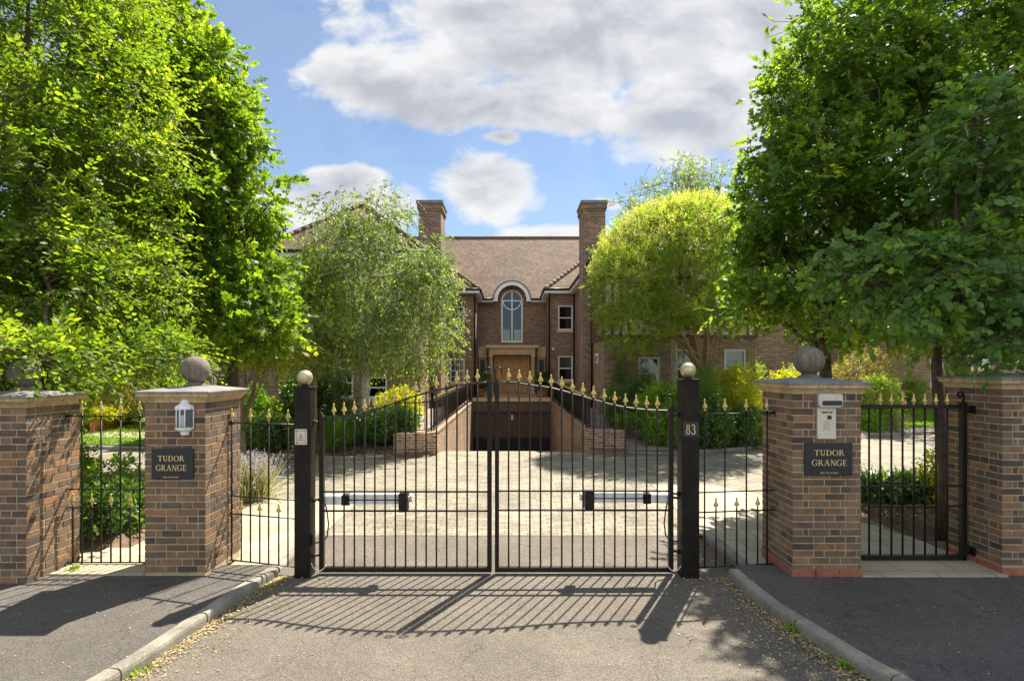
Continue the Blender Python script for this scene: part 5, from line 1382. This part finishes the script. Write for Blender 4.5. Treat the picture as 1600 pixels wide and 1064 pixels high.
# strap leaved clump inside the pedestrian gate
def strap_clump(label, x0, x1, y0, y1, zb, n, ln):
    root = empty('strap_leaf_plant', ((x0+x1)/2, (y0+y1)/2, zb), label, 'plant')
    P = np.stack([rng.uniform(x0, x1, n), rng.uniform(y0, y1, n), np.full(n, zb)], 1)
    a = rng.uniform(0, 2*math.pi, n); t = rng.uniform(.15, 1.1, n)
    Ps, Ds, Ns, Ss, Rs = [], [], [], [], []
    D = np.stack([np.cos(a)*np.sin(t), np.sin(a)*np.sin(t), np.cos(t)], 1); L = ln*rng.uniform(.6, 1.1, n)
    Nn = nrm(np.cross(D, np.cross(UP, D)))
    leaf_mesh('leaves', P, D, Nn, L, 'blade', 'leaf_dark', root, None, 1.5)
    P2 = P+D*(L*.78)[:, None]; D2 = D.copy(); D2[:, 2] -= .9
    leaf_mesh('leaf_tips', P2, D2, Nn, L*.4, 'blade', 'leaf_dark', root, None, 2.4)
strap_clump('dark strap leaved clump in the bark bed behind the narrow gate', 5.75, 7.1, 8.7, 9.6, .1, 900, .52)
# lavender
root = empty('lavender_bush', (-4.45, 9.4, .05), 'pale lavender bush in flower behind the lantern pier', 'plant')
n = 700; P = np.stack([rng.normal(-4.5, .14, n), rng.normal(9.4, .14, n), np.full(n, .05)], 1)
a = rng.uniform(0, 2*math.pi, n); t = np.abs(rng.normal(0, .42, n)); D = np.stack([np.cos(a)*np.sin(t), np.sin(a)*np.sin(t), np.cos(t)], 1); L = rng.uniform(.4, .82, n)
leaf_mesh('stalks', P, D, nrm(rng.normal(size=(n, 3))), L, 'blade', 'leaf_silver', root, None, .22)
E = P+D*L[:, None]; Pf = np.repeat(E, 6, 0)-np.repeat(D, 6, 0)*rng.uniform(0, .12, n*6)[:, None]
leaf_mesh('flower_spikes', Pf, nrm(rng.normal(size=(n*6, 3))+UP), nrm(rng.normal(size=(n*6, 3))), np.full(n*6, .028), 'simple', 'lavender', root, None, 1.1)
# potted plants on the terrace
for px, w, lab in ((750, 28, 'terracotta pot with a leafy plant left of the oak door'), (850.5, 31, 'terracotta pot with a leafy plant right of the oak door')):
    d = 28.6; x = X(px, d); root = empty('potted_plant', (x, d, .77), lab, 'potted plant', 'pots beside the entrance door')
    m = MB(); m.lathe(x, d, [(.18, .77), (.24, .95), (.28, 1.12), (.31, 1.13), (.31, 1.2), (.27, 1.2), (.26, 1.14)], 20); m.build('pot', 'terracotta', root)
    C, Nn = blob_points([(x, d, 1.62, .42, .4, .45), (x-.2, d, 1.5, .25, .25, .3), (x+.2, d, 1.55, .25, .25, .3)], 170, .4, 1.0)
    P, D, Nl, S, rn = sprays(C, Nn, .06, 3, .2, 5, .1, .6, .3, .3)
    leaf_mesh('plant', P, D, Nl, S, 'ovate', 'leaf_dark', root, rn)
d = 15.9; x = X(975, d); root = empty('potted_plant', (x, d, G(x, d)), 'small pot with trailing plant at the near end of the right ramp railing', 'potted plant')
m = MB(); z = G(x, d)+.02; m.lathe(x, d, [(.1, z), (.13, z+.25), (.15, z+.26), (.15, z+.3), (.12, z+.3)], 16); m.build('pot', 'terracotta', root)
C, Nn = blob_points([(x, d, z+.5, .2, .2, .25)], 60, .4, 1); P, D, Nl, S, rn = sprays(C, Nn, .05, 3, .15, 5, .07, .4, .3, .3); leaf_mesh('plant', P, D, Nl, S, 'ovate', 'leaf_mid', root, rn)
# terracotta planter wall on the left lawn
x0, x1, y0, y1 = X(137, 17.6), X(188, 19.2), 17.7, 19.2
root = empty('planter', ((x0+x1)/2, 18.4, .25), 'long terracotta planter of bright foliage beyond the left lawn', 'planter')
m = MB()
for i in range(4):
    a = i/4; b = (i+.97)/4; z = G(-13, 18.2)-.06
    m.add([(x0+(x1-x0)*a, y0+(y1-y0)*a, z), (x0+(x1-x0)*b, y0+(y1-y0)*b, z), (x0+(x1-x0)*b, y0+(y1-y0)*b+.5, z), (x0+(x1-x0)*a, y0+(y1-y0)*a+.5, z)]+[(x0+(x1-x0)*a, y0+(y1-y0)*a, z+.42), (x0+(x1-x0)*b, y0+(y1-y0)*b, z+.42), (x0+(x1-x0)*b, y0+(y1-y0)*b+.5, z+.42), (x0+(x1-x0)*a, y0+(y1-y0)*a+.5, z+.42)], [(0,3,2,1),(4,5,6,7),(0,1,5,4),(1,2,6,5),(2,3,7,6),(3,0,4,7)])
m.build('trough', 'terracotta', root)
C, Nn = blob_points([(x0+(x1-x0)*t, y0+(y1-y0)*t+.3, G(-13, 18.2)+.52, .4, .35, .22) for t in (.12, .37, .62, .87)], 300, .4, 1.05)
P, D, Nl, S, rn = sprays(C, Nn, .06, 3, .18, 5, .08, .6, .3, .2); leaf_mesh('plants', P, D, Nl, S, 'ovate', 'leaf_yellow', root, rn)

# ------------------------------------------------------------------ litter, mulch and grass
def scatter(name, label, P, size, kind, mat, tilt=.35, wid=1.0, rnd=None):
    n = len(P); a = rng.uniform(0, 2*math.pi, n); D = np.stack([np.cos(a), np.sin(a), rng.normal(0, tilt*.4, n)], 1)
    Nn = nrm(UP+rng.normal(size=(n, 3))*tilt)
    o = leaf_mesh(name, P, D, Nn, size, kind, mat, None, rnd, wid, kindtag='stuff'); tag(o, label, 'leaf litter' if mat != 'grass_blade' else 'grass'); return o
def near(line, n, sig, zf, off):
    L = np.array(line); seg = rng.integers(0, len(L)-1, n); t = rng.random(n)[:, None]; p = L[seg]*(1-t)+L[seg+1]*t
    d = L[seg+1]-L[seg]; nr = nrm(np.stack([-d[:, 1], d[:, 0]], 1)); q = p+nr*off*np.abs(rng.normal(0, sig, n))[:, None]*1.0
    return np.concatenate([q, np.full((n, 1), zf)+rng.uniform(0, .012, (n, 1))], 1)
seg = [p for p in lk if p[1] > 1.8]; rsg = [p for p in rk if p[1] > 1.8]
Pl = np.concatenate([near(seg, 3300, .075, .004, -1), near(seg, 700, .3, .004, -1)])
scatter('leaf_litter', 'dry yellow leaf litter gathered along the left kerb', Pl, rng.uniform(.008, .028, len(Pl)), 'simple', 'litter', wid=1.2)
Pr = np.concatenate([near(rsg, 2600, .10, .004, 1), near(rsg, 1300, .4, .004, 1)])
scatter('leaf_litter', 'dry leaf litter gathered along the right kerb', Pr, rng.uniform(.008, .03, len(Pr)), 'simple', 'litter', wid=1.2)
n = 2000; Pa = np.stack([rng.uniform(-6, 6, n), rng.uniform(2.5, 5.9, n), np.zeros(n)], 1)
for i in range(n):
    x, y = Pa[i, 0], Pa[i, 1]; Pa[i, 2] = .006 if lx(y, lk) < x < lx(y, rk) else .105
scatter('leaf_litter', 'sparse fallen petals scattered over the pavement and apron', Pa, rng.uniform(.006, .02, n), 'simple', 'litter', wid=1.1)
n = 3600; Pb = np.stack([rng.uniform(-2.4, 2.5, n), rng.uniform(6.2, 9.5, n), np.full(n, .01)], 1); w = (np.abs(Pb[:, 0]+1.6) < 1.1*rng.random(n)+.1) | (np.abs(Pb[:, 0]-1.4) < .9*rng.random(n)); Pb = Pb[w]
scatter('leaf_litter', 'yellow petals strewn on the drive just inside the gates', Pb, rng.uniform(.008, .022, len(Pb)), 'simple', 'litter', wid=1.2)
n = 9000; Pm = np.stack([rng.uniform(5.4, 9.5, n), rng.uniform(7.4, 10.1, n), rng.uniform(.1, .15, n)], 1)
scatter('bark_mulch', 'brown bark chips covering the bed behind the narrow gate', Pm, rng.uniform(.02, .07, n), 'simple', 'mulch', .8, .8)
Pm = []
for x0, x1, d0, d1, n in ((4.4, 9.5, .15, 1.6, 3500), (-9, -3.1, .15, 1.4, 4200)):
    xx = rng.uniform(x0, x1, n); yy = np.array([yk(a) for a in xx])+rng.uniform(d0, d1, n); Pm.append(np.stack([xx, yy, np.array([gh(a, b) for a, b in zip(xx, yy)])+.015], 1))
Pm = np.concatenate(Pm); scatter('bark_mulch', 'brown leaf mulch on the beds behind the courtyard kerb', Pm, rng.uniform(.03, .09, len(Pm)), 'simple', 'mulch', .8, .8)
gp = []
for x0, x1, f0, f1, n in ((10.5, 22, lambda x: yk(x)+1.1, lambda x: 24.4, 26000), (-22, -9.3, lambda x: yk(x)+.35, lambda x: 19.0-.25*(x+9), 16000)):
    xx = rng.uniform(x0, x1, n); a0 = np.array([f0(a) for a in xx]); a1 = np.array([f1(a) for a in xx]); yy = a0+(a1-a0)*rng.random(n); gp.append(np.stack([xx, yy, np.array([gh(a, b) for a, b in zip(xx, yy)])+.015], 1))
gp = np.concatenate(gp); n = len(gp); D = nrm(UP+rng.normal(size=(n, 3))*.35)
o = leaf_mesh('grass', gp, D, nrm(rng.normal(size=(n, 3))), rng.uniform(.05, .1, n), 'blade', 'grass_blade', None, None, 2.5, kindtag='stuff'); tag(o, 'mown green grass on the garden lawns', 'grass')
for lab, cx, cy, n in (('weed tuft at the foot of the right kerb', 2.46, 4.75, 60), ('weed tuft growing beside the left edge pier', -4.75, 5.9, 40), ('weed in the left kerb joint', -2.82, 4.1, 24), ('small weed against the right kerb nearer the road', 2.55, 4.2, 40)):
    root = empty('weed', (cx, cy, .005), lab, 'weed'); P = np.stack([rng.normal(cx, .03, n), rng.normal(cy, .05, n), np.full(n, .005 if abs(cx) < 4 else .1)], 1)
    leaf_mesh('leaves', P, nrm(UP*.8+rng.normal(size=(n, 3))*.6), nrm(rng.normal(size=(n, 3))), rng.uniform(.03, .07, n), 'ovate', 'leaf_mid', root)

# ------------------------------------------------------------------ sky, sun, camera
world = bpy.data.worlds.new('World'); scene.world = world; world.use_nodes = True
nt = world.node_tree; nt.nodes.clear()
out = nt.nodes.new('ShaderNodeOutputWorld'); bg = nt.nodes.new('ShaderNodeBackground'); nt.links.new(bg.outputs[0], out.inputs[0])
SE, SR = R(54.5), R(28.8)
sky = nt.nodes.new('ShaderNodeTexSky'); sky.sky_type = 'NISHITA'; sky.sun_disc = False; sky.sun_elevation = SE; sky.sun_rotation = SR
sky.air_density = 1.0; sky.dust_density = .4; sky.ozone_density = 2.2
STR = .08
bg.inputs['Strength'].default_value = STR
tc = nt.nodes.new('ShaderNodeTexCoord'); sep = nt.nodes.new('ShaderNodeSeparateXYZ'); nt.links.new(tc.outputs['Generated'], sep.inputs[0])
def M(op, a, b=None, c=None, clamp=False):
    n = nt.nodes.new('ShaderNodeMath'); n.operation = op; n.use_clamp = clamp
    for i, v in enumerate((a, b, c)):
        if v is None: continue
        if isinstance(v, (int, float)): n.inputs[i].default_value = v
        else: nt.links.new(v, n.inputs[i])
    return n.outputs[0]
ay = M('MAXIMUM', M('ABSOLUTE', sep.outputs['Y']), .15)
u = M('DIVIDE', sep.outputs['X'], ay); v = M('DIVIDE', sep.outputs['Z'], ay)
def comb(a, b, sx, sy, off=0.0):
    c = nt.nodes.new('ShaderNodeCombineXYZ'); nt.links.new(M('MULTIPLY', a, sx), c.inputs[0]); nt.links.new(M('MULTIPLY', b, sy), c.inputs[1]); c.inputs[2].default_value = off
    return c.outputs[0]
def wn(vec, scale, det=7, rough=.55, dist=0):
    n = nt.nodes.new('ShaderNodeTexNoise'); n.inputs['Scale'].default_value = scale; n.inputs['Detail'].default_value = det; n.inputs['Roughness'].default_value = rough; n.inputs['Distortion'].default_value = dist
    nt.links.new(vec, n.inputs['Vector']); return n.outputs[0]
uv1 = comb(u, v, 1, 1.5, 3.3)
fb = wn(uv1, 6.5, 9, .56, .25)
fb2 = wn(comb(u, v, 1, 1.7, 8.1), 2.4, 4, .5)
def ell(cu, cv, ru, rv):
    a = M('DIVIDE', M('SUBTRACT', u, cu), ru); b = M('DIVIDE', M('SUBTRACT', v, cv), rv)
    return M('SUBTRACT', 1.0, M('SQRT', M('ADD', M('MULTIPLY', a, a), M('MULTIPLY', b, b))))
mask = None
for e in ((.12, .60, .42, .13), (-.02, .66, .36, .10), (-.27, .53, .13, .075), (.33, .47, .2, .12), (.45, .58, .2, .16), (-.06, .34, .12, .075), (-.30, .30, .2, .06), (.0, .48, .3, .06), (-.3, .345, .1, .03), (.18, .30, .05, .018), (-.02, .425, .05, .02), (.1, .235, .14, .03), (.9, .4, .35, .2), (-1.1, .5, .4, .2)):
    q = ell(*e); mask = q if mask is None else M('MAXIMUM', mask, q)
mask = M('MAXIMUM', mask, -1.2)
dens = M('ADD', mask, M('MULTIPLY', M('SUBTRACT', fb, .5), 2.3))
gen = M('MULTIPLY', M('SUBTRACT', fb2, .50), 3.0)      # weather elsewhere in the sky, above the picture
high = M('MULTIPLY', M('SUBTRACT', v, .85), 3.0, clamp=True)
dens = M('MAXIMUM', dens, M('MULTIPLY', gen, high))
cr = nt.nodes.new('ShaderNodeMapRange'); cr.interpolation_type = 'SMOOTHSTEP'; cr.inputs[1].default_value = -.14; cr.inputs[2].default_value = .40; nt.links.new(dens, cr.inputs[0])
al = M('MULTIPLY', cr.outputs[0], .93)
sh = nt.nodes.new('ShaderNodeValToRGB'); sh.color_ramp.elements[0].position = .42; sh.color_ramp.elements[1].position = .84
K = 5.0
sh.color_ramp.elements[0].color = (.56*K/8, .58*K/8, .63*K/8, 1); sh.color_ramp.elements[1].color = (1.0*K/8, .99*K/8, .97*K/8, 1)
fbs = wn(comb(M('ADD', u, .02), M('ADD', v, .035), 1, 1.5, 3.3), 6.5, 6, .56, .25)
shade = M('ADD', M('ADD', .22, M('MULTIPLY', M('SUBTRACT', fb, fbs), 1.1)), M('ADD', M('MULTIPLY', wn(comb(u, v, 1, 2.2, 1.7), 2.8, 4, .45), .75), M('MULTIPLY', M('SUBTRACT', .7, dens, None, True), .42))); nt.links.new(shade, sh.inputs[0])
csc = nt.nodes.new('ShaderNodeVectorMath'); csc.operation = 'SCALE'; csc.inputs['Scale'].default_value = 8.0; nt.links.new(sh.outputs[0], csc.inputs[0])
back = M('ADD', 8.0, M('MULTIPLY', M('MULTIPLY', M('SUBTRACT', .1, sep.outputs['Y']), 1.6, clamp=True), 11.0)); nt.links.new(back, csc.inputs['Scale'])  # unseen clouds behind the camera get added brightness, as fill light
skc = nt.nodes.new('ShaderNodeMix'); skc.data_type = 'RGBA'; skc.blend_type = 'MULTIPLY'; skc.inputs[0].default_value = 1; nt.links.new(sky.outputs[0], skc.inputs[6]); skc.inputs[7].default_value = (.62, .72, .78, 1)
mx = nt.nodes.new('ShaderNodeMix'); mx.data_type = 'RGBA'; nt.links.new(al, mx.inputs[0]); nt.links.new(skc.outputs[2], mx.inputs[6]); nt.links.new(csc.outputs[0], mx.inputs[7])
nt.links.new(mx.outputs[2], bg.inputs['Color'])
sun = bpy.data.lights.new('sun', 'SUN'); sun.energy = 5.0; sun.angle = R(.55); sun.color = (1, .93, .80)
so = bpy.data.objects.new('sun', sun); COL.objects.link(so)
sd = Vector((math.sin(SR)*math.cos(SE), math.cos(SR)*math.cos(SE), math.sin(SE)))
so.rotation_euler = (-sd).to_track_quat('-Z', 'Y').to_euler(); so.location = (20, 30, 40)
cam = bpy.data.cameras.new('camera'); co = bpy.data.objects.new('camera', cam); COL.objects.link(co)
cam.lens = 36*F/1600; cam.sensor_width = 36; cam.shift_y = (HOR-532)/1600; cam.clip_end = 2000; cam.clip_start = .05
co.location = (0, 0, CZ); co.rotation_euler = (R(90), 0, 0); scene.camera = co
vs = scene.view_settings; vs.view_transform = 'Standard'; vs.look = 'None'; vs.exposure = 1.27; vs.gamma = 1; vs.use_curve_mapping = False
cy = scene.cycles; cy.max_bounces = 7; cy.diffuse_bounces = 4; cy.glossy_bounces = 3; cy.transmission_bounces = 5; cy.transparent_max_bounces = 12; cy.use_denoising = True
